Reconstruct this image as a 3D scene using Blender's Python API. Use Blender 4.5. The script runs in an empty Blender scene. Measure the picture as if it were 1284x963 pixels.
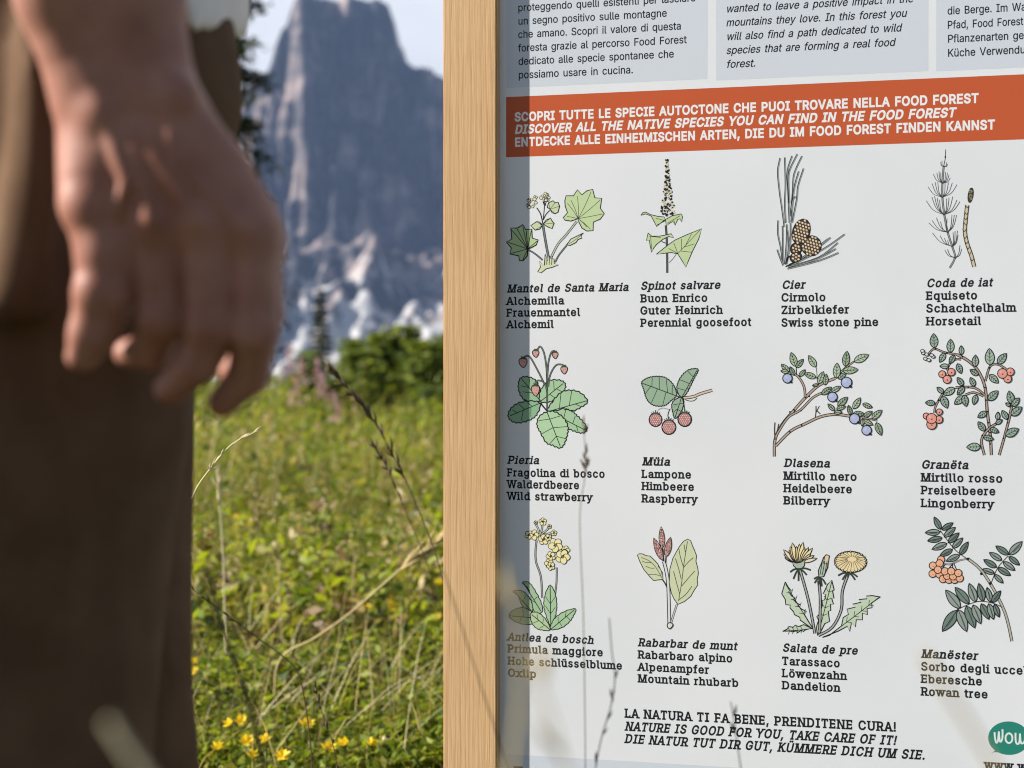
import bpy, bmesh, math, random
import numpy as np
from mathutils import Vector, Matrix
from mathutils.geometry import tessellate_polygon

C = bpy.context.scene.collection
S = bpy.context.scene
R = math.radians

# ------------------------------------------------------------------ camera, sky, sun, exposure
CAM = Vector((0.0, 0.0, 0.75))
FPX = 1783.0                      # focal length in photo pixels (50 mm on 36 mm, 1284 px wide)
PITCH = math.atan(-6.5 / FPX)
cam_d = bpy.data.cameras.new('camera')
cam_d.lens = 50.0
cam_d.sensor_width = 36.0
cam_d.clip_start = 0.02
cam_d.clip_end = 60000
cam_d.dof.use_dof = True
cam_d.dof.focus_distance = 1.55
cam_d.dof.aperture_fstop = 5.0
cam_d.dof.aperture_blades = 9
cam = bpy.data.objects.new('camera', cam_d)
C.objects.link(cam)
cam.location = CAM
cam.rotation_euler = (R(90) + PITCH, 0, 0)
S.camera = cam

SUN_DIR = Vector((-0.838, -0.050, 0.52)).normalized()       # towards the sun
w = bpy.data.worlds.new('World')
S.world = w
w.use_nodes = True
nt = w.node_tree
nt.nodes.clear()
wo = nt.nodes.new('ShaderNodeOutputWorld')
bg = nt.nodes.new('ShaderNodeBackground')
sky = nt.nodes.new('ShaderNodeTexSky')
sky.sky_type = 'NISHITA'
sky.sun_disc = False
sky.sun_elevation = math.asin(SUN_DIR.z)
sky.sun_rotation = math.atan2(SUN_DIR.x, SUN_DIR.y)
sky.altitude = 1600
sky.air_density = 1.0
sky.dust_density = 1.5
tcw = nt.nodes.new('ShaderNodeTexCoord')
mpw = nt.nodes.new('ShaderNodeMapping')
mpw.inputs['Scale'].default_value = (1.0, 1.0, 2.2)
cl = nt.nodes.new('ShaderNodeTexNoise')
cl.inputs['Scale'].default_value = 2.6
cl.inputs['Detail'].default_value = 7
cl.inputs['Roughness'].default_value = 0.55
cr = nt.nodes.new('ShaderNodeValToRGB')
cr.color_ramp.elements[0].position = 0.36
cr.color_ramp.elements[1].position = 0.62
cr.color_ramp.elements[0].color = (0.72, 0.72, 0.72, 1)
cr.color_ramp.elements[1].color = (1, 1, 1, 1)
mxw = nt.nodes.new('ShaderNodeMix')
mxw.data_type = 'RGBA'
mxw.inputs[7].default_value = (7.9, 8.0, 8.3, 1)        # sunlit cloud bank over the mountain side
nt.links.new(tcw.outputs['Generated'], mpw.inputs['Vector'])
nt.links.new(mpw.outputs[0], cl.inputs['Vector'])
nt.links.new(cl.outputs['Fac'], cr.inputs['Fac'])
# the clouds stand over the mountains ahead; behind the reader the sky is clear
sep = nt.nodes.new('ShaderNodeSeparateXYZ')
nt.links.new(tcw.outputs['Generated'], sep.inputs[0])
mrw = nt.nodes.new('ShaderNodeMapRange')
mrw.inputs['From Min'].default_value = 0.35
mrw.inputs['From Max'].default_value = 0.80
mrw.inputs['To Min'].default_value = 0.10
nt.links.new(sep.outputs['Y'], mrw.inputs['Value'])
mcl = nt.nodes.new('ShaderNodeMath'); mcl.operation = 'MULTIPLY'
nt.links.new(cr.outputs['Color'], mcl.inputs[0]); nt.links.new(mrw.outputs[0], mcl.inputs[1])
nt.links.new(mcl.outputs[0], mxw.inputs[0])
nt.links.new(sky.outputs[0], mxw.inputs[6])
nt.links.new(mxw.outputs[2], bg.inputs['Color'])
bg.inputs['Strength'].default_value = 0.05
nt.links.new(bg.outputs[0], wo.inputs['Surface'])

sun_d = bpy.data.lights.new('sun', 'SUN')
sun_d.energy = 5.0
sun_d.angle = R(0.5)
sun_d.color = (1.0, 0.945, 0.87)
sun = bpy.data.objects.new('sun', sun_d)
C.objects.link(sun)
sun.rotation_euler = (-SUN_DIR).to_track_quat('-Z', 'Y').to_euler()
sun.location = (-40, -2, 30)

S.view_settings.view_transform = 'Standard'
S.view_settings.look = 'None'
S.view_settings.gamma = 1.0
S.view_settings.use_curve_mapping = False
S.view_settings.exposure = 1.25
S.render.engine = 'CYCLES'
S.cycles.use_denoising = True
S.cycles.max_bounces = 6
S.cycles.diffuse_bounces = 3
S.cycles.transmission_bounces = 3
S.cycles.volume_bounces = 0
S.cycles.transparent_max_bounces = 6
S.cycles.caustics_reflective = False
S.cycles.caustics_refractive = False
S.cycles.filter_width = 1.1

# ------------------------------------------------------------------ helpers
RND = random.Random(7)
NR = np.random.default_rng(11)

def srgb(r, g, b):
    f = lambda c: (c / 255 / 12.92) if c / 255 <= 0.04045 else ((c / 255 + 0.055) / 1.055) ** 2.4
    return (f(r), f(g), f(b))

def mat(name, col, rough=0.7, spec=0.3):
    m = bpy.data.materials.new(name)
    m.use_nodes = True
    b = m.node_tree.nodes['Principled BSDF']
    b.inputs['Base Color'].default_value = (*col, 1)
    b.inputs['Roughness'].default_value = rough
    b.inputs['Specular IOR Level'].default_value = spec
    return m

def noisy(name, c1, c2, scale=10, rough=0.8, detail=5, bump=0.0, bscale=None, stretch=(1, 1, 1), spec=0.3, lo=0.35, hi=0.65, dist=0.002):
    m = mat(name, c1, rough, spec)
    t = m.node_tree
    b = t.nodes['Principled BSDF']
    tc = t.nodes.new('ShaderNodeTexCoord')
    mp = t.nodes.new('ShaderNodeMapping')
    mp.inputs['Scale'].default_value = stretch
    n = t.nodes.new('ShaderNodeTexNoise')
    n.inputs['Scale'].default_value = scale
    n.inputs['Detail'].default_value = detail
    r = t.nodes.new('ShaderNodeValToRGB')
    r.color_ramp.elements[0].position = lo
    r.color_ramp.elements[1].position = hi
    r.color_ramp.elements[0].color = (*c1, 1)
    r.color_ramp.elements[1].color = (*c2, 1)
    t.links.new(tc.outputs['Object'], mp.inputs['Vector'])
    t.links.new(mp.outputs[0], n.inputs['Vector'])
    t.links.new(n.outputs['Fac'], r.inputs['Fac'])
    t.links.new(r.outputs['Color'], b.inputs['Base Color'])
    if bump:
        n2 = t.nodes.new('ShaderNodeTexNoise')
        n2.inputs['Scale'].default_value = bscale or scale * 3
        n2.inputs['Detail'].default_value = 6
        t.links.new(mp.outputs[0], n2.inputs['Vector'])
        bp = t.nodes.new('ShaderNodeBump')
        bp.inputs['Strength'].default_value = bump
        bp.inputs['Distance'].default_value = dist
        t.links.new(n2.outputs['Fac'], bp.inputs['Height'])
        t.links.new(bp.outputs[0], b.inputs['Normal'])
    return m

def leafmat(name, col, trans=0.45, rough=0.55, gloss=0.25):
    """thin leaf: diffuse + light passing through, a soft sheen"""
    m = mat(name, col, rough, gloss)
    t = m.node_tree
    b = t.nodes['Principled BSDF']
    o = t.nodes['Material Output']
    tr = t.nodes.new('ShaderNodeBsdfTranslucent')
    tr.inputs['Color'].default_value = (min(1, col[0] * 1.35), min(1, col[1] * 1.3), col[2] * 0.7, 1)
    mx = t.nodes.new('ShaderNodeMixShader')
    mx.inputs['Fac'].default_value = trans
    t.links.new(b.outputs[0], mx.inputs[1])
    t.links.new(tr.outputs[0], mx.inputs[2])
    t.links.new(mx.outputs[0], o.inputs['Surface'])
    return m

def tag(o, label=None, cat=None, group=None, kind=None):
    if label: o['label'] = label
    if cat: o['category'] = cat
    if group: o['group'] = group
    if kind: o['kind'] = kind
    return o

def empty(name, loc, label, cat, group=None):
    o = bpy.data.objects.new(name, None)
    o.empty_display_size = 0.1
    C.objects.link(o)
    o.location = loc
    return tag(o, label, cat, group)

def link(name, me, mats, parent=None, smooth=False):
    for m in mats:
        me.materials.append(m)
    if smooth:
        me.polygons.foreach_set('use_smooth', [True] * len(me.polygons))
    o = bpy.data.objects.new(name, me)
    C.objects.link(o)
    if parent is not None:
        o.parent = parent
        o.matrix_parent_inverse = parent_world(parent).inverted()
    return o

def parent_world(p):
    m = Matrix.LocRotScale(p.location, p.rotation_euler, p.scale)
    if p.parent is not None:
        m = parent_world(p.parent) @ p.matrix_parent_inverse @ m
    return m

def mesh_np(name, V, F, mi=None):
    """V (n,3) array, F (m,k) array of equal-sized faces"""
    V = np.asarray(V, dtype=np.float32)
    F = np.asarray(F, dtype=np.int32)
    me = bpy.data.meshes.new(name)
    k = F.shape[1]
    me.vertices.add(len(V))
    me.vertices.foreach_set('co', V.ravel())
    me.loops.add(F.size)
    me.loops.foreach_set('vertex_index', F.ravel())
    me.polygons.add(len(F))
    me.polygons.foreach_set('loop_start', np.arange(0, F.size, k, dtype=np.int32))
    me.polygons.foreach_set('loop_total', np.full(len(F), k, dtype=np.int32))
    if mi is not None:
        me.polygons.foreach_set('material_index', np.asarray(mi, dtype=np.int32))
    me.update(calc_edges=True)
    me.validate()
    return me

class MB:
    """collects polygons with a material slot each; builds ONE mesh"""
    def __init__(self):
        self.v = []; self.f = []; self.m = []
    def poly(self, pts, mi=0):
        b = len(self.v)
        self.v.extend([tuple(p) for p in pts])
        self.f.append(tuple(range(b, b + len(pts)))); self.m.append(mi)
    def tris(self, pts, tris, mi=0):
        b = len(self.v)
        self.v.extend([tuple(p) for p in pts])
        for t in tris:
            self.f.append(tuple(b + i for i in t)); self.m.append(mi)
    def box(self, M, sx, sy, sz, mi=0):
        c = [M @ Vector((x * sx / 2, y * sy / 2, z * sz / 2)) for x in (-1, 1) for y in (-1, 1) for z in (-1, 1)]
        b = len(self.v)
        self.v.extend([tuple(p) for p in c])
        for f in ((0, 1, 3, 2), (4, 6, 7, 5), (0, 4, 5, 1), (2, 3, 7, 6), (0, 2, 6, 4), (1, 5, 7, 3)):
            self.f.append(tuple(b + i for i in f)); self.m.append(mi)
    def tube(self, pts, radii, n=6, mi=0, cap=True):
        b = len(self.v)
        pts = [Vector(p) for p in pts]
        up = Vector((0.31, 0.9, 0.2))
        for i, p in enumerate(pts):
            d = (pts[min(i + 1, len(pts) - 1)] - pts[max(i - 1, 0)]).normalized()
            a = d.cross(up).normalized(); c = d.cross(a)
            for k in range(n):
                t = 2 * math.pi * k / n
                self.v.append(tuple(p + (a * math.cos(t) + c * math.sin(t)) * radii[i]))
        for i in range(len(pts) - 1):
            for k in range(n):
                self.f.append((b + i * n + k, b + i * n + (k + 1) % n, b + (i + 1) * n + (k + 1) % n, b + (i + 1) * n + k)); self.m.append(mi)
        if cap:
            self.f.append(tuple(b + k for k in range(n))[::-1]); self.m.append(mi)
            e = b + (len(pts) - 1) * n
            self.f.append(tuple(e + k for k in range(n))); self.m.append(mi)
    def ball(self, c, r, n=8, mi=0):
        c = Vector(c)
        rx, ry, rz = (r, r, r) if not hasattr(r, '__len__') else r
        b = len(self.v); h = n // 2
        for i in range(h + 1):
            a = math.pi * i / h
            for k in range(n):
                t = 2 * math.pi * k / n
                self.v.append((c.x + rx * math.sin(a) * math.cos(t), c.y + ry * math.sin(a) * math.sin(t), c.z + rz * math.cos(a)))
        for i in range(h):
            for k in range(n):
                self.f.append((b + i * n + k, b + i * n + (k + 1) % n, b + (i + 1) * n + (k + 1) % n, b + (i + 1) * n + k)); self.m.append(mi)
    def build(self, name, mats, parent=None, smooth=False):
        me = bpy.data.meshes.new(name)
        me.from_pydata(self.v, [], self.f)
        me.polygons.foreach_set('material_index', self.m)
        me.update()
        return link(name, me, mats if isinstance(mats, (list, tuple)) else [mats], parent, smooth)

def ray(px, py):
    """direction of the sight line through a photo pixel, forward component 1 (used to measure places off the photo)"""
    x = (px - 642) / FPX; y = (481.5 - py) / FPX
    c, s = math.cos(PITCH), math.sin(PITCH)
    d = Vector((x, c - y * s, s + y * c))
    return d / d.y

def at(px, py, Y):
    return CAM + ray(px, py) * Y

def catmull(pts, n=6, closed=False):
    P = [np.array(p, dtype=float) for p in pts]
    N = len(P); out = []
    for i in range(N if closed else N - 1):
        p1, p2 = P[i], P[(i + 1) % N]
        p0 = P[i - 1] if (closed or i > 0) else p1
        p3 = P[(i + 2) % N] if (closed or i + 2 < N) else p2
        for k in range(n):
            t = k / n
            out.append(0.5 * (2 * p1 + (p2 - p0) * t + (2 * p0 - 5 * p1 + 4 * p2 - p3) * t * t + (3 * p1 - p0 - 3 * p2 + p3) * t ** 3))
    if not closed:
        out.append(P[-1])
    return out
# letter outlines in thousandths of the letter size: advance, outline loops, serif slabs
FONT = {}
FONT['S'] = {}
FONT['S'][chr(97)] = (389,[[1,112,-12,70,7,39,39,22,82,22,130,35,167,73,202,258,244,265,258,258,292,235,313,196,321,154,313,113,277,105,262,26,285,56,338,109,377,173,394,258,385,306,357,331,325,345,279,347,-10,267,-10,267,31,235,-1,182,-18],[0,208,61,246,87,264,125,265,177,127,144,107,125,103,95,116,72,157,56]],[])
FONT['S'][chr(98)] = (424,[[1,122,39,122,-10,43,-10,43,519,124,519,122,339,152,373,185,389,229,395,291,383,343,350,379,297,398,228,398,149,379,80,343,27,292,-7,261,-15,206,-17,153,4],[0,240,59,273,74,298,102,313,141,317,214,307,257,287,291,258,312,220,320,182,313,154,292,134,259,124,215,128,140,143,101,168,73,200,59]],[])
FONT['S'][chr(99)] = (396,[[1,173,-15,140,-7,86,27,47,80,27,149,27,227,47,296,86,349,140,383,207,395,280,381,337,342,377,270,298,250,263,302,218,319,186,318,151,302,127,273,112,234,108,164,118,121,138,87,167,65,229,59,278,87,299,129,378,109,339,36,281,-4,227,-17]],[])
FONT['S'][chr(100)] = (424,[[1,303,39,272,4,240,-12,218,-17,163,-15,106,8,62,51,34,113,24,189,34,264,62,326,106,369,163,392,220,393,272,373,301,341,301,519,382,519,382,-10,303,-10],[0,224,59,257,73,281,100,296,140,300,215,290,259,271,292,242,313,205,320,166,312,137,291,118,258,106,189,112,141,127,102,151,74,184,59]],[])
FONT['S'][chr(101)] = (404,[[1,295,227,354,226,303,185],[1,107,230,108,159,65,159,65,231],[0,107,230,295,227,288,265,269,294,242,313,205,320,168,313,138,294,118,265],[1,108,159,108,152,120,111,142,81,172,63,239,59,278,80,301,117,379,98,356,49,326,18,286,-5,238,-17,175,-15,142,-7,111,8,64,52,34,113,24,187,34,261,63,323,109,368,139,383,205,395,269,384,326,348,356,309,375,258,382,159]],[])
FONT['S'][chr(102)] = (254,[[1,238,389,238,317,-4,317,-4,389],[1,71,-10,72,454,87,491,114,519,168,539,256,530,235,458,180,462,162,453,153,433,152,-10]],[])
FONT['S'][chr(103)] = (425,[[1,303,341,303,389,383,389,380,-41,372,-71,341,-116,294,-145,238,-159,154,-156,91,-130,51,-90,37,-66,103,-28,147,-73,188,-86,234,-85,257,-78,276,-67,290,-52,298,-32,301,47,272,15,239,0,195,-5,135,5,83,36,46,86,26,152,26,230,46,298,83,350,134,383,196,395,241,389,285,363],[0,225,71,258,84,282,108,297,145,301,218,291,260,271,292,243,313,205,320,167,312,138,291,118,259,106,192,112,146,127,110,151,84,185,71]],[])
FONT['S'][chr(104)] = (410,[[1,124,349,124,277,87,277,107,324],[1,124,349,125,350,147,371,198,392,254,393,300,377,336,347,360,301,367,241,367,-10,286,-10,283,261,277,281,266,297,251,309,233,316,194,318,153,300,135,278,125,246,124,-10,43,-10,43,519,124,519]],[])
FONT['S'][chr(105)] = (167,[[1,43,-10,43,389,124,389,124,-10],[1,57,439,32,470,38,509,70,533,110,528,135,497,130,457,98,434]],[])
FONT['S'][chr(107)] = (381,[[1,101,116,100,222,116,222,280,389,381,388,188,189,181,189],[1,43,-10,43,519,124,519,124,-10],[1,289,-10,134,187,192,244,393,-10]],[])
FONT['S'][chr(108)] = (189,[[1,110,-10,86,-1,67,13,53,33,43,83,43,519,124,519,127,74,132,66,178,64,193,-6,147,-12]],[])
FONT['S'][chr(109)] = (610,[[1,122,347,122,285,91,285],[1,319,329,336,285,296,285],[1,319,329,329,350,377,384,436,396,481,389,521,368,550,333,565,284,567,-10,486,-10,483,277,477,292,452,313,419,320,379,311,354,285,345,246,345,-10,264,-10,262,277,246,303,218,318,174,316,142,295,129,271,124,237,124,-10,43,-10,43,389,122,389,122,347,125,352,168,385,219,396,248,393,274,383,311,348]],[])
FONT['S'][chr(110)] = (410,[[1,122,346,122,277,87,277,107,324],[1,122,346,125,350,147,371,198,392,254,393,300,377,336,347,359,301,367,241,367,-10,286,-10,283,261,277,281,266,297,251,309,233,316,194,318,153,300,135,278,125,246,124,-10,43,-10,43,389,122,389]],[])
FONT['S'][chr(111)] = (415,[[1,173,-15,140,-7,86,27,47,80,27,149,27,227,47,296,86,349,140,383,207,395,275,383,330,349,368,296,389,227,389,149,368,81,330,27,275,-7,242,-15],[0,229,59,264,74,289,103,304,142,308,211,298,254,278,289,248,312,207,320,167,312,138,289,118,255,106,187,118,121,138,87,168,64,185,59]],[])
FONT['S'][chr(112)] = (424,[[1,124,34,113,49,124,49],[1,124,34,124,-153,43,-153,43,389,122,389,122,339,152,372,185,389,229,395,291,383,343,350,379,297,398,228,398,149,379,80,343,27,292,-7,230,-18,185,-12,131,24],[0,240,59,273,74,298,102,313,141,317,214,307,257,287,291,258,312,220,320,182,313,154,292,134,259,124,215,128,140,143,101,168,73,200,59]],[])
FONT['S'][chr(113)] = (424,[[1,303,341,303,389,382,389,382,-153,301,-153,303,39,272,4,239,-13,195,-18,133,-7,82,27,45,80,26,149,26,228,46,297,82,350,133,383,195,395,240,389,294,353],[0,224,59,257,73,281,100,296,140,300,215,290,259,271,292,242,313,205,320,166,312,137,291,118,258,106,189,112,141,127,102,151,74,184,59]],[])
FONT['S'][chr(114)] = (259,[[1,122,349,122,331,110,331],[1,122,349,129,361,168,387,254,395,250,313,192,314,152,298,129,266,124,236,124,-10,43,-10,43,389,122,389]],[])
FONT['S'][chr(115)] = (365,[[1,131,-13,88,4,54,31,32,69,23,102,99,118,118,79,144,62,181,56,223,62,249,81,258,103,253,121,238,135,114,170,65,201,49,222,40,247,39,297,57,337,90,368,135,388,213,393,258,382,293,360,327,312,337,283,263,266,236,308,208,321,168,321,137,309,121,289,120,267,131,251,175,232,265,209,313,179,329,158,338,133,339,83,321,41,286,9,239,-11,211,-17]],[])
FONT['S'][chr(116)] = (227,[[1,214,389,214,317,-4,317,-4,389],[1,55,481,136,481,137,85,144,69,158,61,210,64,225,-7,168,-14,136,-11,108,-2,85,14,68,36,58,63]],[])
FONT['S'][chr(117)] = (410,[[1,288,33,288,102,322,102,303,55],[1,288,33,285,28,263,8,211,-13,156,-13,110,2,74,33,50,79,43,138,43,389,124,389,126,118,133,98,144,82,159,70,177,63,216,62,256,79,274,102,285,133,286,389,367,389,367,-10,288,-10]],[])
FONT['S'][chr(118)] = (389,[[1,193,88,219,11,171,11],[1,193,88,214,158,298,389,386,389,233,-10,156,-10,3,389,92,389]],[])
FONT['S'][chr(119)] = (567,[[1,169,103,188,31,152,31],[1,397,102,415,31,378,31],[1,284,274,263,348,304,348],[1,284,274,206,-10,130,-10,9,389,95,389,169,103,197,216,244,389,324,389,397,102,472,389,558,389,437,-10,361,-10]],[])
FONT['S'][chr(121)] = (389,[[1,193,88,219,11,170,11],[1,193,88,214,158,298,389,386,389,195,-99,158,-137,110,-154,35,-148,54,-76,109,-76,129,-58,152,-1,3,389,92,389]],[])
FONT['S'][chr(122)] = (380,[[1,32,-10,32,49,234,313,38,313,38,389,343,389,343,327,146,66,349,66,349,-10]],[])
FONT['S'][chr(252)] = (410,[[1,288,33,288,102,322,102,303,55],[1,288,33,285,28,263,8,211,-13,156,-13,110,2,74,33,50,79,43,138,43,389,124,389,126,118,133,98,144,82,159,70,177,63,216,62,256,79,274,102,285,133,286,389,367,389,367,-10,288,-10],[1,251,439,227,470,232,509,263,533,302,528,326,497,321,458,290,434],[1,108,439,83,470,88,509,120,533,159,528,183,497,178,458,147,434]],[])
FONT['S'][chr(83)] = (447,[[1,187,-17,123,0,74,33,42,79,26,147,112,147,123,107,142,84,187,63,245,60,298,78,321,98,334,124,334,152,324,172,276,202,141,243,107,261,79,282,58,308,46,338,42,373,53,429,85,475,133,507,194,524,261,524,320,507,367,475,399,431,413,368,329,368,322,398,312,415,297,429,252,446,187,444,146,422,130,401,125,376,131,351,160,324,349,256,392,219,412,184,418,138,408,83,377,36,328,1,262,-17]],[])
FONT['S'][chr(70)] = (410,[[1,50,-10,50,519,379,519,379,442,135,442,135,288,356,288,356,211,135,211,135,-10]],[])
FONT['S'][chr(73)] = (300,[[1,21,-10,21,67,108,67,108,442,21,442,21,519,279,519,279,442,193,442,193,67,279,67,279,-10]],[])
FONT['S'][chr(66)] = (456,[[1,336,265,368,254,399,226,421,187,428,136,420,85,394,41,349,9,285,-8,50,-10,50,519,276,517,333,500,375,468,400,424,408,374,396,315,362,278],[0,135,67,279,70,305,76,323,87,336,102,343,117,344,152,334,179,314,200,285,215,248,221,135,221],[0,135,296,254,297,296,313,321,344,326,372,316,408,306,421,290,432,268,439,135,442]],[])
FONT['S'][chr(80)] = (445,[[0,135,253,256,254,292,265,316,285,333,330,330,382,316,410,292,430,256,441,135,442],[1,135,253,135,176,99,176,99,252],[1,135,176,135,-10,50,-10,50,519,274,516,337,496,383,459,410,408,419,348,410,288,383,236,337,198,274,178]],[])
FONT['S'][chr(87)] = (686,[[1,192,100,210,30,177,30],[1,492,102,510,30,476,30],[1,344,401,323,485,362,485],[1,344,401,328,321,238,-10,147,-10,3,519,90,519,192,100,214,198,299,519,387,519,492,102,513,198,596,519,683,519,538,-10,448,-10]],[])
FONT['S'][chr(75)] = (467,[[1,97,126,94,220,204,351,359,519,469,518],[1,50,-10,50,519,135,519,135,-10],[1,367,-10,175,259,229,326,468,-10]],[])
FONT['S'][chr(86)] = (480,[[1,240,83,262,21,221,21],[1,240,83,280,209,388,519,477,519,285,-10,197,-10,2,519,91,519]],[])
FONT['S'][chr(46)] = (188,[[1,80,-13,47,12,39,41,47,69,68,90,109,96,135,81,150,56,150,26,124,-7,109,-13]],[])
FONT['S'][chr(44)] = (188,[[1,26,-129,59,81,150,81,92,-129]],[])
FONT['S'][chr(84)] = (449,[[1,22,442,22,519,427,519,427,442,267,442,267,-10,183,-10,183,442]],[])
FONT['B'] = {}
FONT['B'][chr(83)] = (477,[[1,184,-39,114,-20,58,17,21,70,-2,169,129,169,143,117,156,102,192,85,242,83,287,97,303,112,312,129,312,147,307,157,267,182,133,223,95,242,64,266,39,296,24,332,20,374,32,438,69,491,124,527,191,546,264,546,330,527,383,491,419,440,441,346,312,346,302,389,295,401,285,410,249,424,193,422,161,405,151,392,148,376,151,362,172,343,360,276,410,233,433,191,441,138,429,75,393,20,337,-19,265,-39]],[])
FONT['B'][chr(67)] = (540,[[1,220,-35,175,-23,133,-2,97,25,66,60,41,101,23,147,12,199,8,254,12,310,23,361,41,407,66,448,97,483,133,511,175,531,220,544,296,546,376,525,443,478,488,411,516,316,388,316,355,386,317,414,267,423,221,415,183,391,154,350,138,291,138,218,154,159,183,118,221,94,281,86,328,101,362,133,387,192,515,192,488,98,443,31,376,-16,296,-38]],[])
FONT['B'][chr(79)] = (563,[[1,267,-39,219,-35,175,-23,133,-2,97,25,66,60,41,101,23,147,12,199,8,254,12,310,23,361,41,407,66,448,97,483,133,511,175,531,219,544,267,548,315,544,359,531,401,511,437,483,468,448,493,407,511,361,522,310,525,254,522,199,511,147,493,101,468,60,437,26,401,-2,359,-23,315,-35],[0,290,87,332,104,366,136,389,185,398,254,389,323,366,373,332,405,290,421,243,421,202,405,168,373,144,323,136,254,144,185,168,136,202,104,243,87]],[])
FONT['B'][chr(80)] = (475,[[0,157,275,252,276,281,285,297,298,311,333,308,377,298,396,281,410,252,419,157,420],[1,157,275,157,154,77,153,77,274],[1,157,154,157,-32,28,-32,28,541,277,538,348,516,400,473,431,415,441,348,431,281,400,222,348,179,277,156]],[])
FONT['B'][chr(82)] = (479,[[0,157,288,254,288,283,296,300,308,309,325,312,368,305,389,292,404,270,415,231,420,157,420],[1,157,288,157,166,64,165,64,287],[1,157,166,157,-32,28,-32,28,541,278,538,348,517,401,476,432,419,442,352,432,285,400,229,348,188,277,168],[1,334,-32,177,261,322,261,482,-32]],[])
FONT['B'][chr(73)] = (330,[[1,-1,-32,-1,89,86,89,86,420,-1,420,-1,541,301,541,301,420,215,420,215,89,301,89,301,-32]],[])
FONT['B'][chr(84)] = (479,[[1,0,420,0,541,449,541,449,420,289,420,289,-32,161,-32,161,420]],[])
FONT['B'][chr(85)] = (547,[[1,217,-38,174,-28,106,7,57,63,31,134,28,541,156,541,158,160,169,129,189,106,219,90,259,84,299,90,328,105,348,129,359,160,361,541,489,541,486,134,461,63,411,7,343,-28,301,-38]],[])
FONT['B'][chr(76)] = (423,[[1,28,-32,28,541,157,541,157,89,393,89,393,-32]],[])
FONT['B'][chr(69)] = (449,[[1,28,-32,28,541,404,541,404,420,157,420,157,318,387,318,387,197,157,197,157,89,407,89,407,-32]],[])
FONT['B'][chr(65)] = (510,[[1,240,355,187,510,289,510],[1,240,355,221,292,108,-32,-29,-32,179,541,299,541,509,-32,372,-32],[1,78,110,78,231,402,231,402,110]],[])
FONT['B'][chr(78)] = (553,[[1,367,193,466,31,374,17],[1,156,312,55,477,150,491],[1,156,312,157,291,157,-32,28,-32,28,541,154,541,367,193,367,194,367,541,495,541,495,-32,369,-32]],[])
FONT['B'][chr(86)] = (510,[[1,240,154,293,-1,191,-1],[1,240,154,259,216,372,541,509,541,300,-32,182,-32,-30,541,107,541]],[])
FONT['B'][chr(68)] = (532,[[1,64,-33,64,88,250,92,278,98,302,109,321,123,336,139,359,189,367,255,359,321,336,370,322,386,303,400,282,410,219,420,61,420,61,541,277,537,325,526,369,506,406,479,438,445,462,405,480,360,490,310,494,255,490,201,480,150,462,104,437,64,405,30,366,3,322,-17,272,-29],[1,157,541,157,-32,28,-32,28,541]],[])
FONT['B'][chr(70)] = (440,[[1,28,-32,28,541,401,541,401,420,157,420,157,310,378,310,378,189,157,189,157,-32]],[])
FONT['B'][chr(72)] = (547,[[1,28,-32,28,541,157,541,157,321,360,321,360,541,489,541,489,-32,360,-32,360,200,157,200,157,-32]],[])
FONT['B'][chr(89)] = (502,[[1,235,326,269,268,297,198,172,198],[1,235,326,252,360,363,541,513,541,300,199,300,-32,171,-32,171,199,-41,541,110,541]],[])
FONT['B'][chr(75)] = (497,[[1,79,83,72,228,188,365,350,541,515,537],[1,28,-32,28,541,157,541,157,-32],[1,356,-32,148,260,230,362,511,-32]],[])
FONT['B'][chr(44)] = (218,[[1,0,-151,40,103,179,103,109,-151]],[])
FONT['B'][chr(77)] = (658,[[1,312,167,368,17,263,17],[1,474,249,475,489,558,489,486,280],[1,152,262,66,489,151,489],[1,152,262,154,-32,28,-32,28,541,174,541,312,167,322,198,454,541,600,541,600,-32,472,-32,474,249,364,-32,264,-32]],[])
FONT['L'] = {}
FONT['L'][chr(33)] = (266,[[1,43,135,38,534,157,534,152,135],[1,78,-28,36,4,26,41,36,77,64,104,115,111,149,91,168,58,161,7,135,-20,115,-28]],[])
FONT['L'][chr(44)] = (258,[[1,8,-144,46,96,170,96,103,-144]],[])
FONT['L'][chr(46)] = (258,[[1,75,-28,34,4,24,41,33,77,61,105,113,111,146,92,165,60,165,21,134,-19,112,-28]],[])
FONT['L'][chr(65)] = (550,[[1,240,378,197,503,279,503],[1,240,378,214,295,103,-25,-19,-25,184,534,294,534,499,-25,377,-25],[1,85,117,85,224,395,224,395,117]],[[-81,-25,165,63],[315,-25,561,63]])
FONT['L'][chr(66)] = (526,[[1,374,268,371,265,340,251,340,280],[1,374,268,376,267,411,236,435,192,443,136,434,80,405,30,355,-5,287,-23,35,-25,35,534,278,532,340,513,387,478,414,429,424,373,410,308],[0,150,82,277,84,299,90,313,99,323,110,328,121,329,149,321,171,305,188,281,201,246,206,150,206],[0,150,311,251,312,287,325,307,351,310,371,303,401,295,410,283,419,266,424,150,426]],[[-27,-25,125,63],[-27,446,125,534]])
FONT['L'][chr(67)] = (580,[[1,221,-28,177,-16,137,4,101,31,71,64,47,104,29,149,19,200,15,254,19,309,29,359,47,404,71,444,101,478,137,505,177,525,221,537,295,539,373,519,437,473,482,408,506,323,393,323,360,391,320,420,267,430,219,422,178,396,148,353,131,292,131,217,148,156,178,113,218,87,282,79,331,94,368,129,392,185,506,185,482,101,438,36,373,-10,296,-31]],[[159,449,357,537]])
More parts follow.
